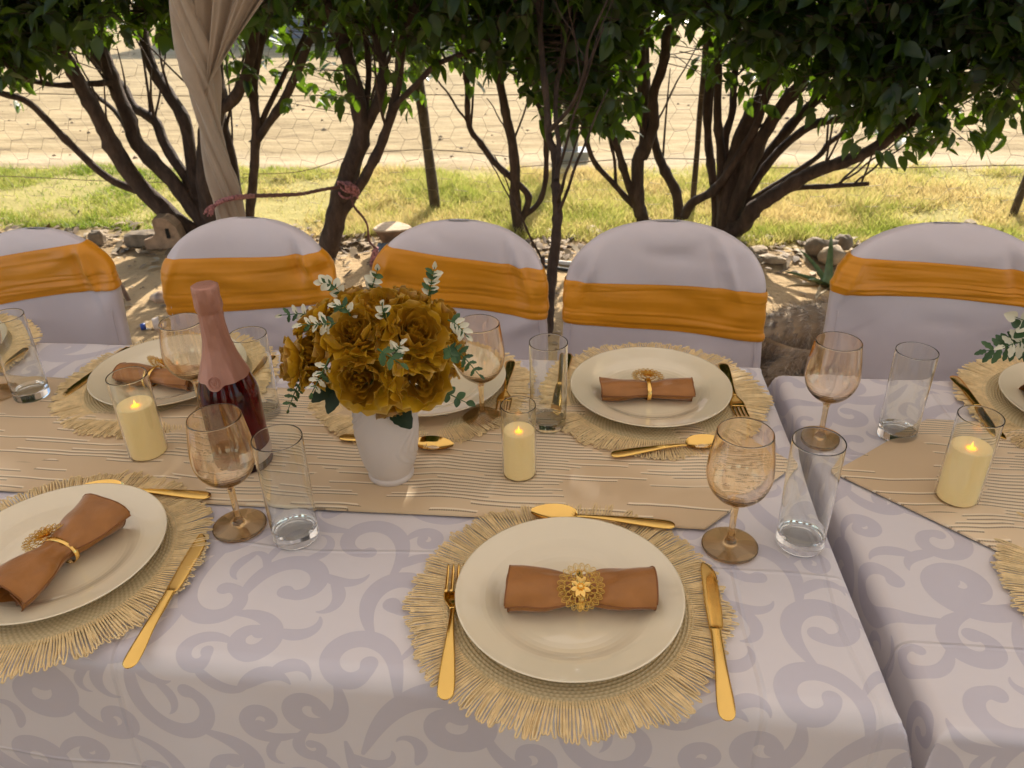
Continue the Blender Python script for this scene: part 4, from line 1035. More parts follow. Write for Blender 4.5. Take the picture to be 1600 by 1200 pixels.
# ------------------------------------------------------------------ dog lying behind the right-hand chairs
def dog():
    c = T(1238, 585, 0.0); ox, oy = c.x + .05, c.y + .10
    o = thing('dog', 'shaggy tan and grey dog curled up asleep on the sand', 'dog', (ox, oy, 0), 0)
    J = [  # position, radius, parent   (lying on its side, head to the right)
        ((-.10, .0, .115), .115, -1), ((.06, .03, .125), .120, 0), ((.20, .04, .125), .118, 1), ((.31, .02, .130), .090, 2), ((.39, -.02, .135), .070, 3),
        ((.45, -.06, .115), .062, 4), ((.50, -.11, .080), .038, 5), ((.53, -.15, .060), .028, 6),
        ((-.13, -.05, .105), .095, 0), ((-.04, -.13, .075), .060, 8), ((-.15, -.19, .045), .032, 9), ((-.06, -.24, .028), .024, 10), ((-.01, -.25, .024), .022, 11),
        ((.27, -.08, .085), .055, 2), ((.18, -.17, .045), .034, 13), ((.32, -.21, .030), .026, 14), ((.38, -.21, .026), .026, 15),
        ((-.21, .03, .075), .040, 0), ((-.30, -.03, .045), .030, 17), ((-.31, -.13, .032), .026, 18), ((-.25, -.20, .026), .016, 19)]
    me = bpy.data.meshes.new('dog_body'); me.from_pydata([j[0] for j in J], [(i, j[2]) for i, j in enumerate(J) if j[2] >= 0], [])
    b = put('dog_body', me); sk = b.modifiers.new('skin', 'SKIN'); me_s = me.skin_vertices[0] if me.skin_vertices else None
    if not me.skin_vertices:
        import bmesh
        bm = bmesh.new(); bm.from_mesh(me); bm.verts.layers.skin.verify(); bm.to_mesh(me); bm.free()
    for i, j in enumerate(J):
        me.skin_vertices[0].data[i].radius = (j[1], j[1])
    me.skin_vertices[0].data[0].use_root = True
    ss = b.modifiers.new('sub', 'SUBSURF'); ss.levels = 2; ss.render_levels = 2
    bpy.context.view_layer.update()
    ev = b.evaluated_get(bpy.context.evaluated_depsgraph_get()); m2 = bpy.data.meshes.new_from_object(ev)
    bpy.data.objects.remove(b); b = put('body', m2, o); m2.materials.clear(); m2.materials.append(M['skin_dog']); m2.polygons.foreach_set('use_smooth', [True] * len(m2.polygons))
    for s in (-1, 1):   # ears and eyes
        mb = MB(); e = Vector((.43 + s * .02, -.03 + s * .045, .165)); pts = []
        for j in range(5):
            q = j / 4
            for k in (-1, 0, 1): pts.append(e + Vector((-.02 * q + k * .028 * (1 - q) ** .6, s * .035 * q + k * .008, .02 * math.sin(PI * q) - .05 * q * q)))
        mb.grid(pts, 3, 5); mb.grid([p + Vector((0, s * -.006, -.003)) for p in pts], 3, 5); mb.build('ear', M['skin_dog'], o)
        MB().lathe([(.0001, -.007), (.006, -.004), (.008, 0), (.006, .004), (.0001, .007)], 10).build('eye', M['nose'], o).location = (.485 + s * .012, -.085 + s * .034, .122)
    MB().lathe([(.0001, -.013), (.011, -.008), (.015, 0), (.011, .009), (.0001, .012)], 12).build('nose', M['nose'], o).location = (.548, -.168, .066)
    # fur
    nv = len(m2.polygons); cen = np.empty(nv * 3); m2.polygons.foreach_get('center', cen); cen = cen.reshape(-1, 3); nor = np.empty(nv * 3); m2.polygons.foreach_get('normal', nor); nor = nor.reshape(-1, 3)
    ar = np.empty(nv); m2.polygons.foreach_get('area', ar)
    k = 26000; idx = rng.choice(nv, k, p=ar / ar.sum()); p = cen[idx] + rng.normal(0, .007, (k, 3)); nn = nor[idx]
    flow = np.array((-.6, -.25, -.55)) + rng.normal(0, .35, (k, 3)); dirv = nn * .5 + flow * .75; dirv /= np.linalg.norm(dirv, axis=1)[:, None]
    L = rng.uniform(.022, .05, k) * np.where(p[:, 0] > .4, .45, 1); side = np.cross(dirv, nn); side /= np.linalg.norm(side, axis=1)[:, None] + 1e-6
    V = np.stack([p - nn * .006 - side * .0011, p - nn * .006 + side * .0011, p + dirv * L[:, None]], 1).reshape(-1, 3)
    pat = fbm(p[:, 0] * 7 + 3, p[:, 2] * 7 + p[:, 1] * 5, 77)
    tint = np.clip((pat - .25) * 1.5 + rng.normal(0, .12, k), 0, 1)
    put('fur', np_mesh('fur', V, np.arange(k * 3).reshape(-1, 3), M['fur'], attr=np.repeat(tint, 3)), o, 'stuff')
dog()
# ------------------------------------------------------------------ tablecloths and runners
def edge_fn(e, R, flare):
    """overshoot e past the start of the rounding -> (outward offset, drop)"""
    e = np.maximum(e, 0); a = np.minimum(e / R, PI / 2); rest = np.maximum(e - R * PI / 2, 0)
    return R * np.sin(a) + rest * flare, R * (1 - np.cos(a)) + rest
F_Y = [None, None]
def tablecloth(name, label, mat, z, x0, x1, y0, y1, slant, RL, RR, RF, seed, hang=0.64):
    """x0..x1, y0..y1 outermost limits of the top; slant: x shift of both ends per metre of y from y0"""
    fx0, fx1, fy0, fy1 = x0 + RL, x1 - RR, y0 + RF, y1 - RF
    def samples(a, b, R, step):
        ea = np.concatenate([-np.linspace(hang, R * PI / 2 + .03, 34), -np.linspace(R * PI / 2 + .02, .002, 9)])
        mid = np.linspace(0, b - a, int((b - a) / step)); return np.concatenate([ea + a, mid + a, -ea[::-1] + b])
    s = samples(fx0, fx1, max(RL, RR), .012); t = samples(fy0, fy1, RF, .011)
    SX, TY = np.meshgrid(s, t)
    exr, dr = edge_fn(SX - fx1, RR, .045); exl, dl = edge_fn(fx0 - SX, RL, .045)
    eyf, df = edge_fn(fy0 - TY, RF, .07); eyb, db = edge_fn(TY - fy1, RF, .05)
    X = np.clip(SX, fx0, fx1) + exr - exl; Y = np.clip(TY, fy0, fy1) - eyf + eyb
    dx = np.maximum(dr, dl); dy = np.maximum(df, db); drop = np.maximum(dx, dy); mn = np.minimum(dx, dy)
    sx = np.where(SX > (fx0 + fx1) / 2, 1, -1); sy = np.where(TY > (fy0 + fy1) / 2, 1, -1)
    X = X + sx * mn * .22; Y = Y + sy * mn * .22
    # hanging folds, soft sag on the top
    fold = np.clip((drop - .03) / .4, 0, 1)
    Y = Y + fold * np.where(dy > dx, sy, 0) * (.020 * np.sin(SX * 13 + seed) + .012 * np.sin(SX * 29 + 2 * seed) + .02 * (fbm(SX * 3, TY * 2, seed) - .47))
    X = X + fold * np.where(dx > dy, sx, 0) * (.008 * np.sin(TY * 17 + seed) + .006 * np.sin(TY * 31))
    top = np.clip(1 - drop / .02, 0, 1)
    Z = z - drop + top * ((fbm(SX * 3.2, TY * 3.2, 5 + seed) - .47) * .0050 + (fbm(SX * 9, TY * 9, 15 + seed) - .47) * .0022 - .0004)
    Z = np.where(top > 0, np.minimum(Z, z + .0012), Z)
    X = X + slant * (Y - y0)
    mb = MB(); mb.grid(list(zip(X.ravel(), Y.ravel(), Z.ravel())), len(s), len(t), uvs=list(zip(SX.ravel(), TY.ravel())))
    o = mb.build(name, mat); return tag(o, label, 'tablecloth')
tablecloth('tablecloth', 'white damask cloth with scrolls on the long main table', M['cloth1'], TZ, -2.6, .3195, .590, 1.366, -.044, .025, .016, .026, 1)
tablecloth('tablecloth', 'white damask cloth on the second table at the right', M['cloth2'], TZ2, 0.360, 2.6, .602, 1.372, -.056, .018, .02, .012, 2)
def runner(label, z, xr, yc, hw, tip, right, seed, zf):
    ns, ntt = 170, 42; L = 2.2; pts = []; uvs = []
    tt = [-1.0] + list(np.linspace(-1, 1, ntt - 2)) + [1.0]
    for j, t in enumerate(tt):
        for i in range(ns):
            s = i / (ns - 1)
            xe = xr - abs(t) * tip if right else xr + abs(t) * tip
            x = (xe - L * (1 - s) ** 1.0) if right else (xe + L * (1 - s)); y = yc + t * hw + .003 * math.sin(x * 5 + seed) * abs(t)
            u = x + seed; v = t * hw + .2
            rid = .0042 * max(0, math.sin(x * 15 + y * 4 + seed)) ** 6 + .0036 * max(0, math.sin(y * 26 - x * 3 + 2 * seed)) ** 4
            zz = zf(x, y) + .0030 + rid * min(1, (1 - abs(t)) * 6 + .15) * min(1, (1 - s) * 25 + .1) + .0018 * float(fbm(x * 14, y * 14, 3 + int(seed * 3)))
            if j in (0, len(tt) - 1): zz = zf(x, y) + .0012
            pts.append((x, y, zz)); uvs.append((u, v))
        # closing edge at the tip
    mb = MB(); b = mb.grid(pts, ns, len(tt), uvs=uvs)
    # thin turned edge along the pointed end
    e = [pts[j * ns + ns - 1] for j in range(len(tt))]; d = 1 if right else -1
    mb.grid(e + [(x + d * .0008, y, zf(x, y) + .0012) for x, y, zz in e], len(tt), 2, uvs=[uvs[j * ns + ns - 1] for j in range(len(tt))] * 2)
    return tag(mb.build('table_runner', M['runner']), label, 'table runner', 'tan table runners')
runner('tan runner with stitched stripes along the main table, its point at the right end', TZ, .288, 1.037, .164, .147, True, 1.3, lambda x, y: TZ + .0012)
def z2(x, y):
    xe = .360 - .056 * (y - .602) + .018; e = max(0.0, xe - x)
    return TZ2 + .0012 - (.018 - math.sqrt(max(0, .018 ** 2 - min(e, .0178) ** 2)))
runner('tan runner with stitched stripes on the second table, its point at the left end', TZ2, .352, 1.057, .167, .184, False, 2.1, z2)

# ------------------------------------------------------------------ placemats
def fringe_mesh(seed, nl=285):
    r = random.Random(seed); mb = MB(); a = 0
    for k in range(nl):
        a = 2 * PI * k / nl + r.uniform(-.004, .004)
        clump = .016 * mnoise.noise(Vector((math.cos(a) * 7, math.sin(a) * 7, seed))) + .022 * mnoise.noise(Vector((math.cos(a) * 22, math.sin(a) * 22, seed + 4))) + r.uniform(-.006, .006)
        L = .192 + .007 * mnoise.noise(Vector((math.cos(a) * 4, math.sin(a) * 4, seed + 9))) + r.uniform(-.006, .004)
        lift = r.uniform(-.0008, .0026); wv = r.uniform(-.008, .008); path = []
        def pt(rad, off, z):
            s = (rad - .148) / .04; an = a + off / rad + clump * s * s + wv * math.sin(s * 3)
            return (rad * math.cos(an), rad * math.sin(an), z)
        w = .0014
        for rad in (.143, .158, .172, .184): path.append(pt(rad * 1.0 if rad < .15 else .148 + (rad - .148) * (L - .148) / .044, -w * (1.0 + .5 * (rad - .148) / .04), .0042 + lift * (rad - .143) / .04))
        path.append(pt(L, -w * .9, .0036 + lift)); path.append(pt(L + .0014, 0, .0036 + lift)); path.append(pt(L, w * .9, .0036 + lift))
        for rad in (.184, .172, .158, .143): path.append(pt(rad * 1.0 if rad < .15 else .148 + (rad - .148) * (L - .148) / .044, w * (1.0 + .5 * (rad - .148) / .04), .0042 + lift * (rad - .143) / .04))
        mb.tube(path, .00110, 4, caps=False)
    return mb.mesh('fringe', M['strand'])
mb = MB()
prof = [(.0001, .0048)] + [(r, .0042 + .0011 * math.cos(2 * PI * r / .0045)) for r in np.linspace(.0011, .1485, 132)] + [(.1495, .0035), (.1495, .0012)]
mb.lathe(prof, 120); disc_me = mb.mesh('woven_disc', M['woven'])
fr = [fringe_mesh(1), fringe_mesh(2)]
def placemat(label, x, y, z, rz, k):
    t = thing('placemat', label, 'placemat', (x, y, z), rz, 'fringed round placemats')
    put('woven_disc', disc_me, t); put('fringe', fr[k], t, 'stuff'); return t
SP = [  # place settings: key, x, y, table height
    ('front', -.034, .722, TZ), ('left', -.700, .733, TZ), ('rear', .083, 1.222, TZ), ('rearleft', -.783, 1.208, TZ),
    ('rearmid', -.318, 1.215, TZ), ('farleft', -1.305, 1.262, TZ), ('rearright', .800, 1.275, TZ2), ('frontright', .700, .822, TZ2)]
SP = {k: (x, y, z) for k, x, y, z in SP}
ML = dict(front='round fringed straw placemat nearest the camera, overhanging the table edge', left='round fringed straw placemat at the front left edge of the photo',
          rear='round fringed straw placemat in front of the fourth chair', rearleft='round fringed straw placemat behind the left candle',
          rearmid='round fringed straw placemat mostly hidden behind the flower vase', farleft='round fringed straw placemat seen through the far left tumbler',
          rearright='round fringed straw placemat on the second table, beside the right-hand chair', frontright='round fringed straw placemat at the front right edge on the second table')
for i, (k, lab) in enumerate(ML.items()):
    x, y, z = SP[k]; placemat(lab, x, y, z + .0012 + (.0022 if k in ('rear', 'rearleft', 'rearmid', 'left', 'farleft', 'rearright') else 0), rnd.uniform(0, 6), i % 2)

# ------------------------------------------------------------------ plates
mb = MB(); mb.lathe([(.0001, .0035), (.03, .0034), (.068, .0036), (.076, .0041), (.083, .0054), (.089, .0077), (.0945, .0104), (.100, .0128), (.106, .0145), (.113, .0160), (.128, .0192), (.1335, .0206), (.1352, .0208), (.1358, .0200),
                     (.1345, .0185), (.125, .0163), (.108, .0120), (.098, .0085), (.090, .0025), (.086, .0002), (.080, .0002), (.079, .0014), (.0001, .0016)], 112)
plate_me = mb.mesh('dinner_plate', M['plate'])
PLATES = [('front', .002, -.001, 'cream dinner plate nearest the camera with the flower-ringed napkin'), ('left', .004, .003, 'cream dinner plate at the front left with a tilted napkin'),
          ('rear', -.005, -.002, 'cream dinner plate in front of the fourth chair'), ('rearleft', .0, .004, 'cream dinner plate behind the left candle'),
          ('rearmid', .012, .006, 'cream dinner plate mostly hidden behind the flower vase'), ('farleft', .005, .0, 'cream dinner plate rim at the far left behind a tumbler'),
          ('rearright', .006, -.004, 'cream dinner plate cut by the right edge on the second table')]
PZ = {}
for k, dx, dy, lab in PLATES:
    x, y, z = SP[k]; o = put('dinner_plate', plate_me); o.location = (x + dx, y + dy, z + .0065 + (.0022 if k != 'front' else 0)); PZ[k] = o.location.z + .004
    o.rotation_euler = (0, 0, rnd.uniform(0, 6)); tag(o, lab, 'plate', 'cream dinner plates')

# ------------------------------------------------------------------ rolled napkins and their gold rings
def napkin(label, k, p0, p1, r, pinch, seed, flare=1.0, flat=.78):
    z = PZ[k]; a, b = T(*p0, z + .02), T(*p1, z + .02); L = (b - a).length; c = (a + b) / 2; rz = math.atan2(b.y - a.y, b.x - a.x)
    nx, nth = 74, 128; turns = 2.6; pts = []; rr = random.Random(seed)
    ph = [rr.uniform(0, 6) for _ in range(6)]
    for j in range(nth):
        th = turns * 2 * PI * j / (nth - 1) - .9; lay = j / (nth - 1)
        for i in range(nx):
            s = -1 + 2 * i / (nx - 1)
            lx = L / 2 * (1 - .10 * (1 - lay) * abs(math.sin(ph[0] + th * .3)) - .03 * (1 + math.sin(th * 1.3 + ph[1] + (2 if s > 0 else 0))))
            x = s * lx
            e = abs(s)
            sc = pinch + (1 - pinch) * (1 - math.exp(-(e / .34) ** 2)) * (1 + (flare - 1) * e * e)
            R = (.22 + .78 * lay ** .75) * r * sc
            wr = .055 * math.exp(-(e / .55) ** 2) * math.sin(9 * th + ph[2] + 3 * s) + .045 * math.sin(4 * th + ph[3] + 5 * s) * (.3 + e) + .13 * mnoise.noise(Vector((x * 30 + ph[4], math.cos(th) * 1.3, math.sin(th) * 1.3 + lay * 2)))
            wr += (.16 * max(0, math.sin(th + ph[5])) ** 3 - .08 * max(0, math.sin(th * 2 + ph[0])) ** 2) * max(0, (e - .45) / .55) ** 1.5 * lay
            R *= 1 + wr
            pts.append((x, R * math.cos(th) * 1.22, R * math.sin(th) * flat))
    zmin = min(p[2] for p in pts); pts = [(x, y, max(zz, zmin * .80) - zmin * .80) for x, y, zz in pts]
    t = thing('napkin', label, 'napkin', (c.x, c.y, z - .0005), rz, 'rolled copper napkins')
    mb = MB(); mb.grid(pts, nx, nth); o = mb.build('rolled_cloth', M['napkin'], t)
    for i_ in (0, nx - 1):     # overlocked hem round the open ends
        mb = MB(); mb.tube([Vector(pts[j * nx + i_]) for j in range(int(nth * .58), nth, 2)], .0010, 5); mb.build('hem', M['hem'], t)
    # hem cord along the free edge
    mb = MB(); mb.tube([Vector(pts[(nth - 1) * nx + i]) for i in range(0, nx)], .0010, 5); mb.build('hem', M['hem'], t)
    return c, rz, r * pinch
flower = MB()
def loop(mb, c, ax, L, W, rad, z, n=12):
    pts = []
    for i in range(n + 1):
        q = 2 * PI * i / n; u_, v_ = L * math.cos(q), W * math.sin(q) * (1 - .25 * math.cos(q))
        pts.append((c[0] + u_ * math.cos(ax) - v_ * math.sin(ax), c[1] + u_ * math.sin(ax) + v_ * math.cos(ax), z + .0008 * math.cos(q)))
    mb.tube(pts, rad, 4, caps=False)
for i in range(22):
    a = 2 * PI * i / 22
    loop(flower, (.0230 * math.cos(a), .0230 * math.sin(a)), a, .0046, .0033, .00045, .0006)
    loop(flower, (.0228 * math.cos(a), .0228 * math.sin(a)), a, .0024, .0015, .0004, .0008)
for i in range(16):
    a = 2 * PI * (i + .5) / 16; loop(flower, (.0158 * math.cos(a), .0158 * math.sin(a)), a, .0046, .0028, .00045, .0022)
for i in range(12):
    a = 2 * PI * i / 12; loop(flower, (.0105 * math.cos(a), .0105 * math.sin(a)), a, .0046, .0025, .0005, .0042)
for rr_, zz_ in ((.0188, .0010), (.0120, .0026)):
    flower.tube([(rr_ * math.cos(2 * PI * i / 40), rr_ * math.sin(2 * PI * i / 40), zz_) for i in range(41)], .0005, 4, caps=False)
flower_me = flower.mesh('filigree', M['gold_dark'])
mb = MB()
for i in range(8):   # raised solid petals
    a = 2 * PI * (i + .5) / 8; pts = []
    for j in range(6):
        q = j / 5
        for k in (-1, 0, 1):
            r_ = .002 + .0105 * q; w_ = .0030 * math.sin(PI * (.08 + .88 * q)); pts.append((r_ * math.cos(a) - k * w_ * math.sin(a), r_ * math.sin(a) + k * w_ * math.cos(a), .0052 + .0035 * q - .0012 * abs(k)))
    mb.grid(pts, 3, 6)
petals_me = mb.mesh('raised_petals', M['gold'])
mb = MB(); mb.lathe([(.0001, .0098), (.0018, .0094), (.0030, .0078), (.0034, .0056), (.0030, .0046)], 14); boss_me = mb.mesh('boss', M['gold'])
def napkin_ring(label, k, c, rz, rad, nrm, along=0.0):
    z = PZ[k]; t = thing('napkin_ring', label, 'napkin ring', (c.x + along * math.cos(rz), c.y + along * math.sin(rz), z), rz, 'gold flower napkin rings')
    mb = MB(); n = 40; pts = []; ry, rzz = rad * 1.26 + .0015, rad * .80 + .0018; zc = rzz - .0005
    for (hx, dr) in ((-.0034, 0), (-.0030, .0011), (.0030, .0011), (.0034, 0), (-.0034, 0)):
        for i in range(n):
            a = 2 * PI * i / n; pts.append((hx, (ry + dr) * math.cos(a), max(zc + (rzz + dr) * math.sin(a), .0002)))
    mb.grid(pts, n, 5, True); mb.build('band', M['gold'], t)
    nl = Vector(nrm).normalized(); nl = Matrix.Rotation(-rz, 3, 'Z') @ nl
    f = put('filigree_flower', flower_me, t); f.rotation_euler = nl.to_track_quat('Z', 'X').to_euler()
    yz = Vector((0, nl.y, nl.z)); yz.normalize(); ang = math.atan2(yz.z / rzz, yz.y / ry)
    f.location = Vector((0, ry * math.cos(ang), zc + rzz * math.sin(ang))) + nl * .0022
    g = put('raised_petals', petals_me, f); h = put('boss', boss_me, f)
c, rz, r = napkin('copper napkin rolled level on the plate nearest the camera', 'front', (789, 920), (1024, 918), .0285, .70, 3, 1.06)
napkin_ring('gold filigree flower ring facing the camera on the nearest napkin', 'front', c, rz, r, (0, -.62, .78))
c, rz, r = napkin('copper napkin with flared ends lying diagonally on the front left plate', 'left', (-4, 938), (166, 798), .0330, .60, 5, 1.25)
napkin_ring('gold ring seen from the side on the diagonal left napkin', 'left', c, rz, r, (-.66, .55, .40), .008)
c, rz, r = napkin('copper napkin rolled level on the plate in front of the fourth chair', 'rear', (937, 604), (1086, 604), .0235, .74, 8, 1.0)
napkin_ring('gold ring with its flower turned away, on the napkin before the fourth chair', 'rear', c, rz, r, (0.1, .80, .50), .002)
c, rz, r = napkin('copper napkin tapering to the right on the plate behind the left candle', 'rearleft', (186, 578), (304, 590), .0235, .72, 12, 1.0)
napkin_ring('gold ring on the napkin behind the left candle', 'rearleft', c, rz, r, (.25, .85, .42), -.004)
c, rz, r = napkin('copper napkin at the right edge of the photo on the second table', 'rearright', (1612, 612), (1720, 600), .0235, .72, 15, 1.0)
napkin_ring('gold ring on the napkin at the right edge, second table', 'rearright', c, rz, r, (.1, .85, .42))

# ------------------------------------------------------------------ cutlery
def strip(mb, st, n=12):
    """closed solid from stations (y, x centre, half width, z, half thickness)"""
    pts = []
    for y, xc, hw, z, ht in st:
        for i in range(n):
            a = 2 * PI * i / n; c_, s_ = math.cos(a), math.sin(a)
            pts.append((xc + hw * math.copysign(abs(c_) ** .8, c_), y, z + ht * math.copysign(abs(s_) ** .7, s_)))
    b = mb.grid(pts, n, len(st), True); m_ = len(st)
    mb.f.append(tuple(b + i for i in range(n - 1, -1, -1))); mb.f.append(tuple(b + (m_ - 1) * n + i for i in range(n)))
def fine(st, k=4): return [tuple(q) for q in smooth_path(st, k)]
HND = [(0, 0, .0020, .0016, .0008), (.002, 0, .0058, .0018, .0013), (.008, 0, .0090, .0022, .0016), (.025, 0, .0093, .0030, .0017), (.055, 0, .0072, .0046, .0016), (.085, 0, .0045, .0058, .0016)]
mb = MB(); strip(mb, fine(HND[:5] + [(.085, 0, .0066, .0036, .0022), (.105, 0, .0062, .0030, .0026), (.110, 0, .0066, .0030, .0026)])); kh = mb.mesh('handle', M['gold_brushed'])
mb = MB(); st = fine([(.1105, 0, .0070, .0030, .0016), (.116, .0008, .0082, .0026, .0009), (.135, .0012, .0092, .0022, .0008), (.165, .0016, .0098, .0020, .0007), (.190, .0014, .0094, .0018, .0006), (.203, .0000, .0074, .0017, .0006), (.210, -.0022, .0042, .0016, .0006), (.213, -.0040, .0010, .0016, .0005)], 6)
st = [(y, x - (.0007 if (i % 2 and y > .14) else 0), w_, z, t_) for i, (y, x, w_, z, t_) in enumerate(st)]
strip(mb, st, 10); kb = mb.mesh('blade', M['gold'])
mb = MB(); strip(mb, fine(HND + [(.110, 0, .0030, .0052, .0016), (.120, 0, .0034, .0046, .0015)])); fh = mb.mesh('handle', M['gold_brushed'])
mb = MB(); strip(mb, fine([(.1195, 0, .0034, .0046, .0015), (.128, 0, .0075, .0036, .0012), (.135, 0, .0112, .0026, .0010), (.142, 0, .0124, .0020, .0009), (.149, 0, .0126, .0020, .0009)]))
for i in range(4):
    x = -.0102 + i * .0068
    strip(mb, fine([(.1485, x, .0022, .0020, .0009), (.160, x * .98, .0020, .0026, .0009), (.175, x * .96, .0018, .0042, .0008), (.186, x * .95, .0015, .0062, .0007), (.190, x * .95, .0006, .0070, .0004)], 3), 8)
fhd = mb.mesh('tines', M['gold'])
mb = MB(); strip(mb, fine(HND + [(.110, 0, .0028, .0056, .0016), (.122, 0, .0032, .0046, .0015)])); sh = mb.mesh('handle', M['gold_brushed'])
mb = MB(); nb, nr = 22, 7
def bowl(dz):
    pts = []
    for i in range(nb):
        q = i / (nb - 1); y = .120 + .058 * q; hw = .0190 * (math.sin(PI * min(.999, .03 + .95 * q ** .92)) ** .62) * (1 - .10 * q) + .0008
        for k in range(nr):
            e = -1 + 2 * k / (nr - 1); dep = .0078 * (math.sin(PI * min(1, .04 + .92 * q)) ** .8) * (1 - e * e)
            pts.append((e * hw, y, .0088 - dep + dz - .0034 * (1 - q) * (1 - abs(e))))
    return pts
mb.grid(bowl(0), nr, nb); b0 = len(mb.v); mb.grid(bowl(-.0010), nr, nb)
sb = mb.mesh('bowl', M['gold'])
def cutlery(kind, label, p_handle, p_head, z, roll=0.0):
    a, b = T(*p_handle, z + .006), T(*p_head, z + .006); L = (b - a).length
    full = {'knife': .213, 'fork': .190, 'spoon': .178}[kind]
    t = thing(kind, label, kind, (a.x, a.y, z), math.atan2(-(b.x - a.x), b.y - a.y), 'gold ' + {'knife': 'knives', 'fork': 'forks', 'spoon': 'spoons'}[kind])
    s = min(1.15, max(.85, L / full))
    for nm, me in {'knife': (('handle', kh), ('blade', kb)), 'fork': (('handle', fh), ('tines', fhd)), 'spoon': (('handle', sh), ('bowl', sb))}[kind]:
        o = put(nm, me, t); o.scale = (1, s, 1)
    return t
zc = TZ + .0080
cutlery('fork', 'gold fork left of the plate nearest the camera', (695, 1089), (713, 882), zc)
cutlery('knife', 'gold knife right of the plate nearest the camera', (1138, 1122), (1104, 875), zc)
cutlery('spoon', 'gold spoon above the plate nearest the camera', (1055, 817), (830, 800), zc + .001)
cutlery('knife', 'gold knife right of the front left plate', (197, 1040), (318, 830), zc)
cutlery('spoon', 'gold spoon above the front left plate', (328, 771), (128, 762), zc + .001)
cutlery('knife', 'gold knife left of the plate before the fourth chair', (888, 549), (868, 648), zc)
cutlery('fork', 'gold fork right of the plate before the fourth chair', (1129, 564), (1161, 652), zc)
cutlery('spoon', 'gold spoon in front of the plate before the fourth chair', (955, 707), (1128, 688), zc + .001)
cutlery('fork', 'gold fork behind the wine glass right of the flowers', (798, 560), (784, 642), zc)
cutlery('spoon', 'gold spoon passing behind the vase', (530, 679), (708, 697), zc + .001)
cutlery('knife', 'gold knife left of the plate behind the left candle', (203, 539), (96, 617), zc)
cutlery('fork', 'gold fork seen through the tumbler behind the bottle', (426, 552), (368, 612), zc)
cutlery('fork', 'gold fork seen through the far left tumbler', (46, 539), (-22, 588), zc)
cutlery('knife', 'gold knife left of the plate at the right edge', (1490, 584), (1568, 682), TZ2 + .008)
cutlery('spoon', 'gold spoon at the far right beside the right edge plate', (1620, 690), (1760, 668), TZ2 + .009)

# ------------------------------------------------------------------ glasses
def wine_profile():
    out = [(.0001, .0), (.030, .0), (.0355, .0006), (.0362, .0016), (.035, .0030), (.024, .0052), (.012, .0078), (.0066, .0115), (.0046, .020), (.0042, .034), (.0043, .050), (.0052, .064), (.0090, .0715), (.018, .0775), (.0285, .0865), (.0365, .0985), (.0405, .113), (.0408, .125), (.0392, .143), (.0366, .160), (.0342, .1765)]
    inn = [(.0337, .1772), (.0331, .1765), (.0354, .160), (.0379, .143), (.0394, .125), (.0391, .113), (.0351, .0995), (.0270, .0885), (.0165, .0805), (.0070, .0765), (.0001, .0758)]
    o2 = [tuple(q) for q in smooth_path(out, 3)]; i2 = [tuple(q) for q in smooth_path(inn, 3)]
    return [(max(.0001, a), b) for a, b in o2 + i2]
mb = MB(); mb.lathe(wine_profile(), 64); wine_me = mb.mesh('wine_glass', M['amber'])
mb = MB(); mb.lathe([(.0001, .0012), (.024, .0012), (.0272, .0), (.0288, .0012), (.0295, .0040), (.0298, .020), (.0302, .060), (.0306, .110), (.0309, .1545), (.0306, .1556), (.0300, .1556), (.0297, .1545), (.0293, .110), (.0288, .060), (.0284, .024), (.0268, .0165), (.021, .0138), (.010, .0128), (.0001, .0126)], 64)
tumb_me = mb.mesh('tumbler', M['clear'])
RUNZ = .0048
def glass(nm, me, label, cat, grp, px, z, s=1.0):
    o = put(nm, me); p = T(*px, z); o.location = (p.x, p.y, z); o.scale = (s, s, s); o.rotation_euler = (0, 0, rnd.uniform(0, 6)); return tag(o, label, cat, grp)
W, TU = 'amber wine glasses', 'clear straight tumblers'
glass('wine_glass', wine_me, 'amber wine glass in front of the champagne bottle', 'wine glass', W, (375, 822), TZ + .001)
glass('wine_glass', wine_me, 'amber wine glass right of the nearest plate, at the runner tip', 'wine glass', W, (1140, 853), TZ + .001)
glass('wine_glass', wine_me, 'amber wine glass on the second table, in front of the dog', 'wine glass', W, (1281, 686), TZ2 + .001, 1.0)
glass('wine_glass', wine_me, 'amber wine glass right of the golden flowers', 'wine glass', W, (754, 654), TZ + RUNZ, .98)
glass('wine_glass', wine_me, 'amber wine glass half hidden behind the champagne bottle', 'wine glass', W, (318, 648), TZ + RUNZ, .98)
glass('wine_glass', wine_me, 'amber wine glass foot at the far left edge, beside the tumbler', 'wine glass', W, (-6, 616), TZ + RUNZ, .98)
glass('tumbler', tumb_me, 'clear tumbler beside the wine glass in front of the bottle', 'tumbler', TU, (463, 838), TZ + .001, 1.03)
glass('tumbler', tumb_me, 'clear tumbler at the corner where the two tables meet', 'tumbler', TU, (1249, 848), TZ + .001, 1.03)
glass('tumbler', tumb_me, 'clear tumbler on the second table, right of the rear wine glass', 'tumbler', TU, (1400, 681), TZ2 + .001, 1.0)
glass('tumbler', tumb_me, 'clear tumbler between the middle candle and the fourth chair', 'tumbler', TU, (857, 664), TZ + RUNZ, .97)
glass('tumbler', tumb_me, 'clear tumbler between the bottle and the flowers', 'tumbler', TU, (412, 648), TZ + RUNZ, .97)
glass('tumbler', tumb_me, 'clear tumbler at the far left edge of the table', 'tumbler', TU, (51, 618), TZ + RUNZ, 1.0)

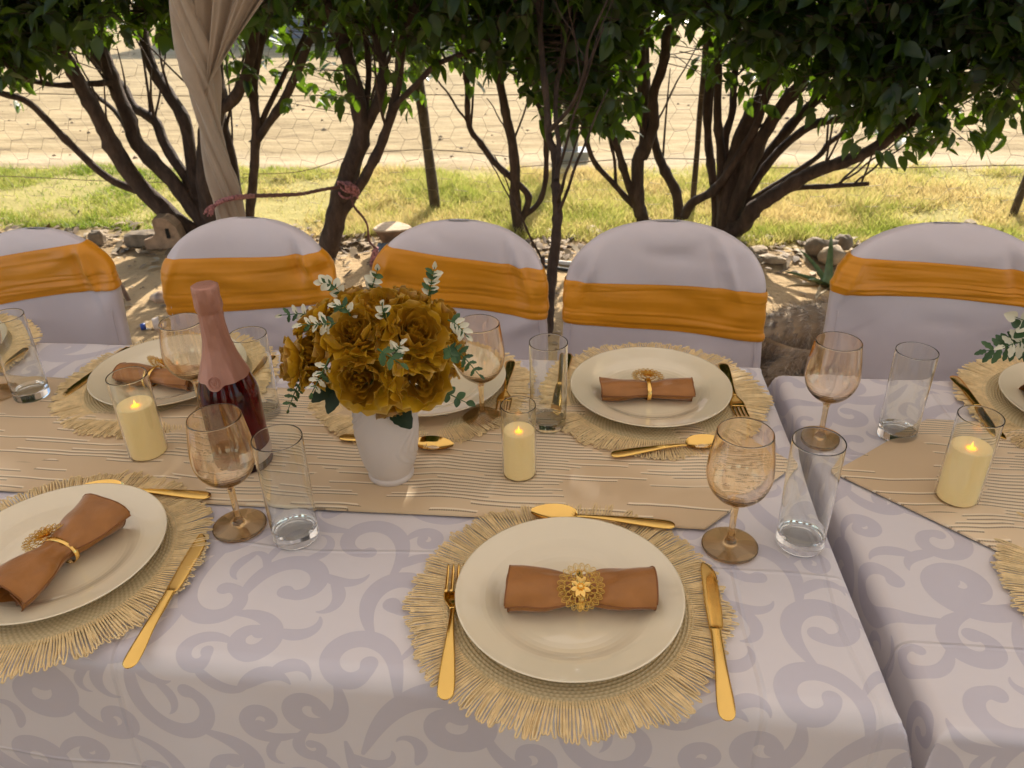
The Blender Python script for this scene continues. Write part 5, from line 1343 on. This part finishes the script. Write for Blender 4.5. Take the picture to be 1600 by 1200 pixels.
# candles ---------------------------------------------------------------
mb = MB(); mb.lathe([(.0001, .0), (.0268, .0), (.0278, .0010), (.0280, .003), (.0280, .131), (.0276, .132), (.0270, .132), (.0267, .131), (.0267, .0032), (.0255, .0020), (.0001, .0020)], 56); cg = mb.mesh('glass_sleeve', M['clear'])
mb = MB(); mb.lathe([(.0001, .0024), (.0245, .0024), (.0252, .004), (.0254, .080), (.0252, .0850), (.0235, .0862), (.018, .0845), (.008, .0820), (.0001, .0812)], 48); cw = mb.mesh('wax_body', M['wax'])
mb = MB(); mb.lathe([(.0001, .0795), (.0014, .0805), (.0018, .0830), (.0014, .0868), (.0006, .0905), (.0001, .0925)], 12); cf = mb.mesh('flame', M['flame'])
m_, t_, b_ = newmat('glowing_wick_hole'); b_.inputs['Base Color'].default_value = (.85, .45, .1, 1); b_.inputs['Emission Color'].default_value = (1, .36, .03, 1); b_.inputs['Emission Strength'].default_value = .9
mb = MB(); mb.lathe([(.0060, .0826), (.0052, .0834), (.0030, .0830), (.0001, .0826)], 18); ch = mb.mesh('lit_hollow', m_)
def candle(label, px, z, s=1.0):
    p = T(*px, z); t = thing('candle', label, 'candle', (p.x, p.y, z), rnd.uniform(0, 6), 'ivory candles in glass sleeves')
    for nm, me in (('glass_sleeve', cg), ('wax_body', cw), ('flame', cf), ('lit_hollow', ch)):
        o = put(nm, me, t); o.scale = (s, s, s)
candle('lit ivory candle in a glass sleeve, left of the champagne bottle', (233, 707), TZ + RUNZ, 1.05)
candle('lit ivory candle in a glass sleeve, right of the white vase', (812, 739), TZ + RUNZ, .90)
candle('lit ivory candle in a glass sleeve on the second table', (1494, 777), TZ2 + RUNZ, 1.05)

# sparkling wine bottle -------------------------------------------------
bp = T(381, 720, TZ + RUNZ)
bot = thing('champagne_bottle', 'sparkling rose wine bottle with pink foil neck on the runner', 'bottle', (bp.x, bp.y, TZ + RUNZ), 0.0)
mb = MB(); mb.lathe([(max(.0001, a), b) for a, b in smooth_path([(.0001, .012), (.020, .009), (.034, .0), (.041, .001), (.0432, .006), (.0436, .03), (.0436, .110), (.0425, .128), (.0365, .148), (.0288, .168), (.0222, .188), (.0178, .208), (.0155, .228), (.0142, .250), (.0140, .262), (.0160, .266), (.0165, .272), (.0145, .276), (.0145, .286), (.0001, .287)], 4)], 64); mb.build('bottle_glass', M['winebottle'], bot)
BPR = smooth_path([(.0436, .110), (.0425, .128), (.0365, .148), (.0288, .168), (.0222, .188), (.0178, .208), (.0155, .228), (.0142, .250), (.0140, .262)], 4); BZ = [q[1] for q in BPR]; BR = [q[0] for q in BPR]
mb = MB(); n = 72; rows = [(.0352, .1535), (.0312, .171), (.0250, .190), (.0205, .207), (.0178, .224), (.0166, .240), (.0152, .252), (.0172, .258), (.0182, .268), (.0180, .279), (.0174, .288), (.0162, .2915), (.010, .2925), (.0001, .2928)]
rows = [tuple(q) for q in smooth_path(rows, 5)]; pts = []
for j, (r, z) in enumerate(rows):
    for i in range(n):
        a = 2 * PI * i / n
        d = -.0075 * math.exp(-((a - 4.75) / .30) ** 4) if j < 8 else 0     # the seal tab hangs lower at the front
        zz = z + d * (1 - j / 8 if j < 8 else 0) + (.0004 * math.sin(9 * a) if j == 0 else 0)
        rr_ = r + (-d) * .42 * (1 - j / 8 if j < 8 else 0)
        k = .0007 * mnoise.noise(Vector((math.cos(a) * 2.4, math.sin(a) * 2.4, z * 60))) * (2.6 if z > .245 else 1.0) + .0003 * math.sin(17 * a + z * 90)
        if zz < .25: rr_ = float(np.interp(zz, BZ, BR)) + .0011
        rr_ = max(.0001, rr_ + .0007 + (k if r > .004 else 0)); pts.append((rr_ * math.cos(a), rr_ * math.sin(a), zz))
mb.grid(pts, n, len(rows), True); mb.build('neck_foil', M['foil'], bot)
# pressed oval seal on the foil, with a small crest
sl = MB()
def onfoil(u_, v_, h):   # u sideways, v up, h proud of the foil's cone at the front
    z = .1575 + v_ * .72; r = float(np.interp(z, BZ, BR)) + .0020 + h; a = 4.75 + u_ / r
    return (r * math.cos(a), r * math.sin(a), z)
sl.tube([onfoil(.0085 * math.cos(2 * PI * i / 28), .0105 * math.sin(2 * PI * i / 28), .0004) for i in range(29)], .0006, 5, caps=False)
sl.tube([onfoil(.0068 * math.cos(2 * PI * i / 28), .0085 * math.sin(2 * PI * i / 28), .0002) for i in range(29)], .0004, 5, caps=False)
for pth in ([(-.0034, .003), (-.0034, -.002), (0, -.0052), (.0034, -.002), (.0034, .003), (-.0034, .003)], [(-.003, .0046), (-.0015, .0062), (0, .0044), (.0015, .0062), (.003, .0046)], [(0, .003), (0, -.005)], [(-.0034, 0), (.0034, 0)]):
    sl.tube([onfoil(u_, v_, .0003) for u_, v_ in pth], .00045, 4)
sl.build('foil_seal', M['foil_seal'], bot)
mb = MB(); pts = []
for j in range(5):
    for i in range(25):
        a = -1.15 + 1.7 * i / 24; pts.append((.0440 * math.cos(a), .0440 * math.sin(a), .016 + .020 * j / 4))
mb.grid(pts, 25, 5); mb.build('label', M['label'], bot)

# ------------------------------------------------------------------ vase and bouquet
vp = T(612, 741, TZ + RUNZ)
vase = thing('vase', 'white ceramic vase with swirling grooves under the golden flowers', 'vase', (vp.x, vp.y, TZ + RUNZ))
def swirl(a, z):
    b_ = a + 1.5 * math.sin((z - .02) * 42) * .55 + z * 7
    band = max(0, math.sin(2 * b_)) ** .6
    return 1 + (.022 * math.cos(22 * b_) * band + .016 * math.sin(2 * b_)) * min(1, max(0, (z - .014) / .012)) * min(1, max(0, (.14 - z) / .02))
prof = [tuple(q) for q in smooth_path([(.0001, .0005), (.028, .0), (.0325, .0012), (.0338, .005), (.0330, .008), (.0318, .0115), (.0352, .020), (.0420, .045), (.0455, .075), (.0452, .100), (.0425, .122), (.0375, .138), (.0345, .146), (.0350, .150), (.033, .150), (.032, .144), (.034, .132)], 5)]
MB().lathe([(max(.0001, a), b) for a, b in prof], 168, wob=swirl).build('vase_body', M['vase'], vase)

def petal_mesh(seed, W, L, cup, curl, ruf):
    r = random.Random(seed); nu, nv = 7, 6; pts = []; uvs = []; ph = [r.uniform(0, 6) for _ in range(4)]
    for j in range(nv):
        t = j / (nv - 1)
        for i in range(nu):
            s = -1 + 2 * i / (nu - 1)
            w_ = W * (.28 + .72 * math.sin(PI * min(1, .12 + .60 * t))); y = s * w_
            zz = L * t * (1 - .16 * s * s * t) + ruf * .5 * t * t * math.sin(5 * s + ph[0])
            x = -cup * (s * s) * W * (.5 + .5 * t) + curl * L * t ** 2.6 + ruf * t * t * (math.sin(6.5 * s + ph[1]) + .6 * math.sin(11 * s + ph[2])) + cup * .35 * L * math.sin(PI * t)
            pts.append((x, y, zz)); uvs.append((s * .5 + .5, t))
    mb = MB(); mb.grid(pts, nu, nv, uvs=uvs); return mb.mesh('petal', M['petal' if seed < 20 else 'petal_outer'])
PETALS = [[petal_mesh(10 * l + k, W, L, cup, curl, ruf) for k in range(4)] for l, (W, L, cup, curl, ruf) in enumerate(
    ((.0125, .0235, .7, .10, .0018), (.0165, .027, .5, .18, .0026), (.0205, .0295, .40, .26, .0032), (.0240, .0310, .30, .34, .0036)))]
bc = Vector((vp.x + .006, vp.y + .010, TZ + .205))
bq = thing('flower_bouquet', 'bunch of mustard gold fabric roses with variegated fern sprigs', 'flowers', tuple(bc))
def rose(loc, nrm, size, seed):
    r = random.Random(seed); mb = MB(); mb.lathe([(.0001, -.012), (.004, -.010), (.007, -.004), (.007, .003), (.004, .009), (.0001, .012)], 10)
    nt_, m_ = 190, 5; pts = []; p0 = r.uniform(0, 6)                # tightly rolled, ruffled heart of the rose
    for j in range(m_):
        q = j / (m_ - 1)
        for i in range(nt_):
            th = i * .155; g = i / (nt_ - 1)
            R_ = .0012 + .0128 * g ** .8 + q * (.001 + .0025 * g) + .0016 * q * math.sin(th * 2.6 + p0) * (1 + g) + .0008 * q * math.sin(th * 7.3)
            pts.append((R_ * math.cos(th), R_ * math.sin(th), -.002 + q * (.0215 - .002 * g + .0035 * math.sin(th * 1.9 + p0) + .0014 * math.sin(th * 5.1))))
    mb.grid(pts, nt_, m_)
    o = mb.build('rose', M['petal'], bq); o.location = loc
    q = Vector(nrm).to_track_quat('Z', 'Y'); q = q @ Euler((0, 0, r.uniform(0, 6))).to_quaternion(); o.rotation_euler = q.to_euler(); o.scale = (size, size, size)
    for lay, (cnt, r0, tilt, z0) in enumerate(((0, .0100, .12, .000), (6, .0128, .36, -.003), (7, .0155, .70, -.007), (8, .0170, 1.16, -.011))):
        for k in range(cnt):
            ph = 2 * PI * (k + .5 * lay) / cnt + r.uniform(-.25, .25); tl = tilt + r.uniform(-.16, .16)
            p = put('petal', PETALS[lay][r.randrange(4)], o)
            Mx = Matrix.Rotation(ph, 4, 'Z') @ Matrix.Translation((r0, 0, z0)) @ Matrix.Rotation(tl, 4, 'Y') @ Matrix.Rotation(r.uniform(-.15, .15), 4, 'X')
            p.matrix_local = Mx; s = r.uniform(.88, 1.12); p.scale = (s, s, s)
ROSES = [(563, 594, 1.06, 0), (661, 594, 1.02, 0), (488, 553, .98, 0), (448, 566, .84, 1), (552, 515, 1.0, 0), (650, 516, 1.08, 0), (700, 490, .92, 0), (643, 462, .86, 0), (592, 470, .84, 0), (546, 458, .82, 0), (482, 492, .78, 1), (718, 540, .86, 1), (607, 648, .72, 2)]
RS = Vector((.104, .088, .084))
for i, (u, v, s, fl) in enumerate(ROSES):
    d = ray(u, v).normalized(); oc = CAM - bc
    e = Vector((d.x / RS.x, d.y / RS.y, d.z / RS.z)); o_ = Vector((oc.x / RS.x, oc.y / RS.y, oc.z / RS.z))
    A, B, Cc = e.dot(e), 2 * e.dot(o_), o_.dot(o_) - 1; disc = B * B - 4 * A * Cc
    tt = (-B - math.sqrt(disc)) / (2 * A) if disc > 0 else -B / (2 * A)
    p = CAM + d * tt - bc; n_ = Vector((p.x / RS.x ** 2, p.y / RS.y ** 2, p.z / RS.z ** 2)).normalized() + Vector((0, 0, .15))
    rose(p - n_.normalized() * .012, n_, s * 1.04, 50 + i)
mb = MB(); mb.lathe([(.0001, -.10), (.012, -.09), (.02, -.06), (.045, -.03), (.066, .0), (.062, .03), (.04, .055), (.0001, .066)], 16)
for k in range(7):
    a = k * .9; mb.tube([(.006 * math.cos(a), .006 * math.sin(a), -.17), (.012 * math.cos(a), .012 * math.sin(a), -.09), (.04 * math.cos(a), .04 * math.sin(a), -.01)], .0022, 6)
mb.build('stems', M['stem_green'], bq)
def leaflet(seed, w_, serr):
    pts = []; uvs = []; r = random.Random(seed)
    for j in range(7):
        t = j / 6; hw = w_ * math.sin(PI * (.06 + .90 * t)) ** .8 * (1 + serr * (.25 if j % 2 else -.1))
        for k in (-1, 0, 1):
            pts.append((k * hw, t, abs(k) * hw * .5 - .18 * t * t)); uvs.append((.5 + .5 * k, t))
    mb = MB(); mb.grid(pts, 3, 7, uvs=uvs); return mb
LF = [leaflet(i, w_, s_).mesh('leaflet', M['fern']) for i, (w_, s_) in enumerate(((.22, 1), (.28, .6), (.40, 0)))]
LFG = [leaflet(i, w_, s_).mesh('leaflet', M['fern_green']) for i, (w_, s_) in enumerate(((.20, 1), (.26, .6), (.38, 0)))]
def sprig(parent, org, a, b, sag, n, size, kind, var, seed, out=.0):
    """a to b: world points; leaflets in pairs along the stem"""
    r = random.Random(seed); a, b = a - org, b - org; mid = (a + b) / 2 + Vector((0, 0, sag)); path = [Vector(q) for q in smooth_path([tuple(a), tuple(mid), tuple(b)], 8)]
    mb = MB(); mb.tube(path, [.0013 * (1 - .6 * i / len(path)) for i in range(len(path))], 5); st = mb.build('sprig', M['stem_green'], parent)
    for i in range(n):
        q = .22 + .78 * i / (n - 1); f = q * (len(path) - 1); k = min(int(f), len(path) - 2); p = path[k].lerp(path[k + 1], f - k); tg = (path[k + 1] - path[k]).normalized()
        cam_dir = (CAM - (org + p)).normalized(); sd = tg.cross(cam_dir).normalized()
        for s in ((-1, 1) if i < n - 1 else (0,)):
            d = (tg * (.55 if s else 1) + sd * s * .85 + Vector((r.uniform(-.2, .2), r.uniform(-.2, .2), r.uniform(-.2, .25)))).normalized()
            nn = (cam_dir + Vector((r.uniform(-.4, .4), r.uniform(-.4, .4), r.uniform(-.1, .6)))); x = d.cross(nn).normalized(); z = x.cross(d)
            lf = put('leaflet', (LF if (kind == 'w' and r.random() < .8) else LFG)[var], st); sz = size * (1.05 - .45 * abs(q - .45)) * r.uniform(.85, 1.15)
            lf.matrix_local = Matrix.Translation(p) @ Matrix((x, d, z)).transposed().to_4x4(); lf.scale = (sz, sz, sz)
def bp_(u, v, dy): return P(u, v, bc.y + dy)
SPR = [((520, 512), (428, 489), -.02, .01, 6, .020, 'w', 0), ((535, 505), (462, 508), -.06, .0, 5, .022, 'w', 0), ((540, 470), (496, 438), .0, .01, 5, .020, 'w', 2), ((560, 520), (520, 470), -.05, .015, 5, .018, 'w', 1), ((575, 470), (592, 414), .03, .0, 5, .020, 'w', 2), ((668, 470), (680, 412), .02, -.0, 6, .020, 'w', 1),
       ((600, 500), (597, 474), -.05, .0, 3, .016, 'w', 2), ((690, 545), (758, 592), -.05, .012, 7, .020, 'g', 0), ((700, 500), (733, 528), -.03, .005, 5, .020, 'w', 1), ((515, 560), (483, 622), -.09, .0, 5, .022, 'w', 0), ((478, 585), (446, 648), -.03, .005, 6, .018, 'g', 0), ((612, 560), (628, 535), -.10, .0, 4, .020, 'w', 0), ((590, 545), (632, 572), -.11, .0, 3, .024, 'g', 1),
       ((690, 610), (735, 632), -.03, .0, 3, .022, 'g', 2), ((700, 540), (708, 560), -.07, .0, 3, .018, 'g', 2)]
for i, (p0, p1, dy, sag, n, sz, kd, vr) in enumerate(SPR):
    sprig(bq, bc, bp_(*p0, dy + .01), bp_(*p1, dy).lerp(bp_(*p0, dy + .01), .14), sag, n, sz * .70, kd, vr, 300 + i)
def big_leaf(u0, v0, u1, v1, dy, wd):
    a, b = bp_(u0, v0, dy + .02) - bc, bp_(u1, v1, dy - .01) - bc; L = (b - a).length; d = (b - a).normalized(); cdir = (CAM - bc).normalized(); x = d.cross(cdir).normalized(); z = x.cross(d)
    mb = MB(); pts = []
    for j in range(12):
        t = j / 11; hw = wd * math.sin(PI * (.05 + .93 * t)) ** .75 * (1 + (.07 if j % 2 else -.03))
        for k in (-1, -.5, 0, .5, 1): pts.append(a + d * (L * t) + x * (k * hw) + z * (abs(k) * hw * .3 - .10 * L * t * t))
    mb.grid(pts, 5, 12); mb.build('rose_leaf', M['rose_leaf'], bq)
big_leaf(612, 628, 641, 668, -.05, .015); big_leaf(520, 598, 488, 628, -.05, .010); big_leaf(530, 600, 512, 646, -.045, .010)

# second vase and bouquet, only its left sprigs reach into the picture
v2 = T(1700, 720, TZ2 + RUNZ)
va2 = dup(vase, (v2.x, v2.y, TZ2 + RUNZ), .6, 'white ceramic vase on the second table past the right edge')
b2c = Vector((v2.x, v2.y, TZ2 + .215)); b2 = thing('flower_bouquet', 'pale flower bouquet on the second table whose fern tips enter at the right edge', 'flowers', tuple(b2c))
def q2(u, v, y): return P(u, v, y)
y2 = v2.y
sprig(b2, b2c, P(1660, 520, y2), P(1541, 548, y2 - .02), -.005, 9, .024, 'g', 0, 401)
sprig(b2, b2c, P(1650, 520, y2), P(1570, 541, y2 - .03), .0, 6, .022, 'w', 0, 402)
sprig(b2, b2c, P(1650, 540, y2), P(1591, 510, y2 - .03), .0, 5, .022, 'g', 2, 403)
sprig(b2, b2c, P(1650, 520, y2), P(1588, 496, y2 - .03), .0, 4, .022, 'w', 2, 404)
bq_keep, bq = bq, b2
for i, (dx, dy, dz) in enumerate(((-.05, -.04, .0), (.0, -.07, .02), (.06, -.02, .02), (0, 0, .07), (-.03, .05, .04))):
    rose((dx, dy, dz), (dx, dy, dz + .02), .95, 90 + i)
bq = bq_keep

# ------------------------------------------------------------------ covered chairs
def chair(label, xc, yb, w_, ztop, sash, seed, lean=.16):
    """xc, yb: middle of the backrest near its top; sash: photo points of its left and right ends (top, bottom)"""
    t = thing('banquet_chair', label, 'chair', (xc, yb - .15, 0), 0, 'covered chairs along the far side of the table')
    org = Vector((xc, yb - .15, 0)); r = random.Random(seed); hw = w_ / 2; ztop -= .017
    def half(z):   # half width of the back at height z (fraction below the top)
        d = max(0.0, ztop - z)
        return hw * min(1.0, (1 - (1 - min(1, d / .150)) ** 2.6) ** .5 * .965 + .035 * min(1, d / .5)) if d < .22 else hw * (.985 + .08 * min(1, (d - .22) / .5))
    def ymid(z): return .15 + (z - ztop + .15) * lean
    def pt(z, a, dep, grow=0.0):
        h = half(z) + grow; c_, s_ = math.cos(a), math.sin(a)
        x = h * math.copysign(abs(c_) ** .55, c_); bow = .035 * (1 - (x / (hw + .001)) ** 2)      # the back curves round the sitter
        y = ymid(z) + bow + (dep + grow) * math.copysign(abs(s_) ** .7, s_)
        return x, y
    ph = [r.uniform(0, 6) for _ in range(4)]
    kc0 = r.uniform(.62, .74)
    wr = [(r.uniform(-.008, .009), r.uniform(.03, .40), r.uniform(-.10, .10), r.uniform(.008, .022), r.uniform(-.9, .9), r.uniform(.15, .45)) for _ in range(12)]
    def surf(z, a, grow=0.0):
        d = ztop - z; dep = .030 * (1 - math.exp(-d / .025)) + .004
        x, y = pt(z, a, dep, grow); k = x / hw
        # soft pulls running from the upper corners, gathers at the right shoulder, looser cloth lower down
        pull = .007 * math.sin(30 * (d + .32 * abs(k)) + ph[0] * k) * math.exp(-((abs(k) - .82) / .22) ** 2) * math.exp(-((d - .10) / .09) ** 2)
        pull += .013 * math.exp(-((k - kc0 - 1.6 * (d - .09)) / .045) ** 2) * math.exp(-((d - .09) / .055) ** 2) - .009 * math.exp(-((k - kc0 + .12 - 1.3 * (d - .10)) / .05) ** 2) * math.exp(-((d - .09) / .05) ** 2) + .008 * math.exp(-((k + kc0 + .1 + 1.9 * (d - .10)) / .05) ** 2) * math.exp(-((d - .11) / .05) ** 2)
        pull += sum(am * math.exp(-((d - d0 - sl * k - .02 * math.sin(3 * k + d0 * 30)) / wd) ** 2) * math.exp(-((k - kc) / kw) ** 2) for am, d0, sl, wd, kc, kw in wr)
        pull += .0045 * mnoise.noise(Vector((x * 7 + ph[1], d * 7, ph[2]))) + .004 * math.sin(x * 30 + ph[3]) * max(0, min(1, (d - .45) * 3)) + .0045 * math.sin(5 * k + 9 * d + ph[0]) * math.exp(-(d / .2) ** 2)
        return x, y - (pull if math.sin(a) < .3 else -pull * .4) * .9
    n = 136; zs = [ztop - d for d in [0.0008, .003, .007] + list(np.arange(.012, .52, .0095)) + [.54, .58, .62, .66, .72, .78, .84, ztop - .012]]
    pts = []
    for z in zs:
        for i in range(n):
            x, y = surf(z, 2 * PI * i / n); pts.append((x, y, z))
    mb = MB(); b = mb.grid(pts, n, len(zs), True); mb.f.append(tuple(b + i for i in range(n)))
    # seat and skirt under the table
    q = []
    for z, g in ((.455, -.06), (.462, -.01), (.450, .006), (.42, .010), (.30, .016), (.15, .022), (.012, .03)):
        for i in range(n):
            a = 2 * PI * i / n; c_, s_ = math.cos(a), math.sin(a)
            x = (hw + g) * math.copysign(abs(c_) ** .4, c_); y = -.06 + (.21 + g) * math.copysign(abs(s_) ** .4, s_)
            q.append((x + .006 * math.sin(14 * a + ph[1]) * (1 if z < .4 else 0), y + .008 * math.sin(18 * a) * (1 if z < .4 else 0), z))
    b = mb.grid(q, n, 7, True); mb.f.append(tuple(b + i for i in range(n)))
    mb.build('chair_cover', M['cover'], t)
    for sx_ in (-1, 1):      # stitched side seams of the cover
        mb = MB(); a_ = -PI / 2 + sx_ * 1.02; mb.tube([Vector((*surf(zz, a_, .0012), zz)) for zz in np.arange(ztop - .17, .47, -.015)], .0013, 5); mb.build('seam', M['cover'], t)
    # sash wrapped round the back
    (lt, lb_), (rt, rb), cross = sash
    def zof(uv): return P(uv[0], uv[1], yb - .02).z
    zlt, zlb, zrt, zrb = zof(lt), zof(lb_), zof(rt), zof(rb); m_ = 52
    cre = [(r.uniform(.12, .92), r.uniform(-.28, .28), r.uniform(.014, .035), r.uniform(.0016, .0042), r.uniform(0, 1), r.uniform(.25, .6)) for _ in range(5)] + [(.88, r.uniform(-.06, .06), .03, .004, .5, 2), (.72, r.uniform(-.15, .15), .022, .0035, r.uniform(.2, .8), .6)]; pts = []
    for j in range(m_):
        v = j / (m_ - 1)
        for i in range(n):
            a = 2 * PI * i / n; k = .5 + .5 * math.copysign(abs(math.cos(a)) ** .55, math.cos(a))
            zt = zlt + (zrt - zlt) * k; zb = zlb + (zrb - zlb) * k
            if math.sin(a) > 0: zt, zb = zt - .0, zb
            sg = .012 * math.sin(PI * k) * cross[0]
            z = zt + (zb - zt) * v - sg
            fold = .0032 * math.sin(v * 15 + cross[1] + 2.4 * math.sin(k * 3 + cross[1])) * (.35 + .65 * v) + .0030 * math.sin(v * 27 + 5 * k * cross[2] + cross[1]) * max(0, v - .35) + .0016 * mnoise.noise(Vector((k * 8, v * 14, seed)))
            fold *= .45
            for vc, sl, wd, am, kc, kw in cre:                     # sharp pulled pleats
                vv = v - vc - sl * (k - .5) - .02 * math.sin(6 * k + vc * 20); fold += .34 * (-am * math.exp(-(vv / wd) ** 2) + .6 * am * math.exp(-((vv + wd * 1.7) / (wd * 1.3)) ** 2)) * math.exp(-((k - kc) / kw) ** 2)
            edge = .004 * (1 - min(1, min(v, 1 - v) * 16))
            x, y = surf(z, a, max(.0016, .0038 - edge * .5 + fold * .8))
            pts.append((x, y, z))
    mb = MB(); mb.grid(pts, n, m_, True); mb.build('sash', M['sash'], t)
    return t
YB = 1.66
def cx(u): return P(u, 430, YB).x
chair('white covered chair with ochre sash, cut by the left edge', cx(181) - .2075, YB, .415, .876, (((-60, 418), (-60, 488)), ((158, 392), (182, 455)), (-.5, 1.0, 1.0)), 1)
chair('white covered chair with level ochre sash behind the champagne bottle', (cx(262) + cx(512)) / 2, YB, .418, .910, (((272, 409), (250, 491)), ((506, 401), (521, 474)), (.6, 2.2, .4)), 2)
chair('white covered chair with ochre sash right behind the golden flowers', (cx(590) + cx(845)) / 2 - .002, YB, .408, .912, (((598, 392), (575, 470)), ((842, 426), (851, 497)), (.3, 3.1, .6)), 3)
chair('white covered chair with low wide ochre sash facing the rear centre plate', (cx(898) + cx(1184)) / 2, YB, .440, .918, (((900, 443), (891, 503)), ((1184, 458), (1193, 531)), (.2, .4, 1.4)), 4)
chair('white covered chair with twisted narrow ochre sash on the right', cx(1298) + .228, YB, .455, .922, (((1306, 407), (1292, 459)), ((1640, 432), (1650, 482)), (.2, 4.0, 2.6)), 5)
chair('white covered chair past the right edge beyond the twisted sash chair', cx(1298) + .228 + .5, YB, .44, .91, (((1740, 420), (1740, 480)), ((2000, 430), (2010, 490)), (.2, 1.0, .6)), 6)
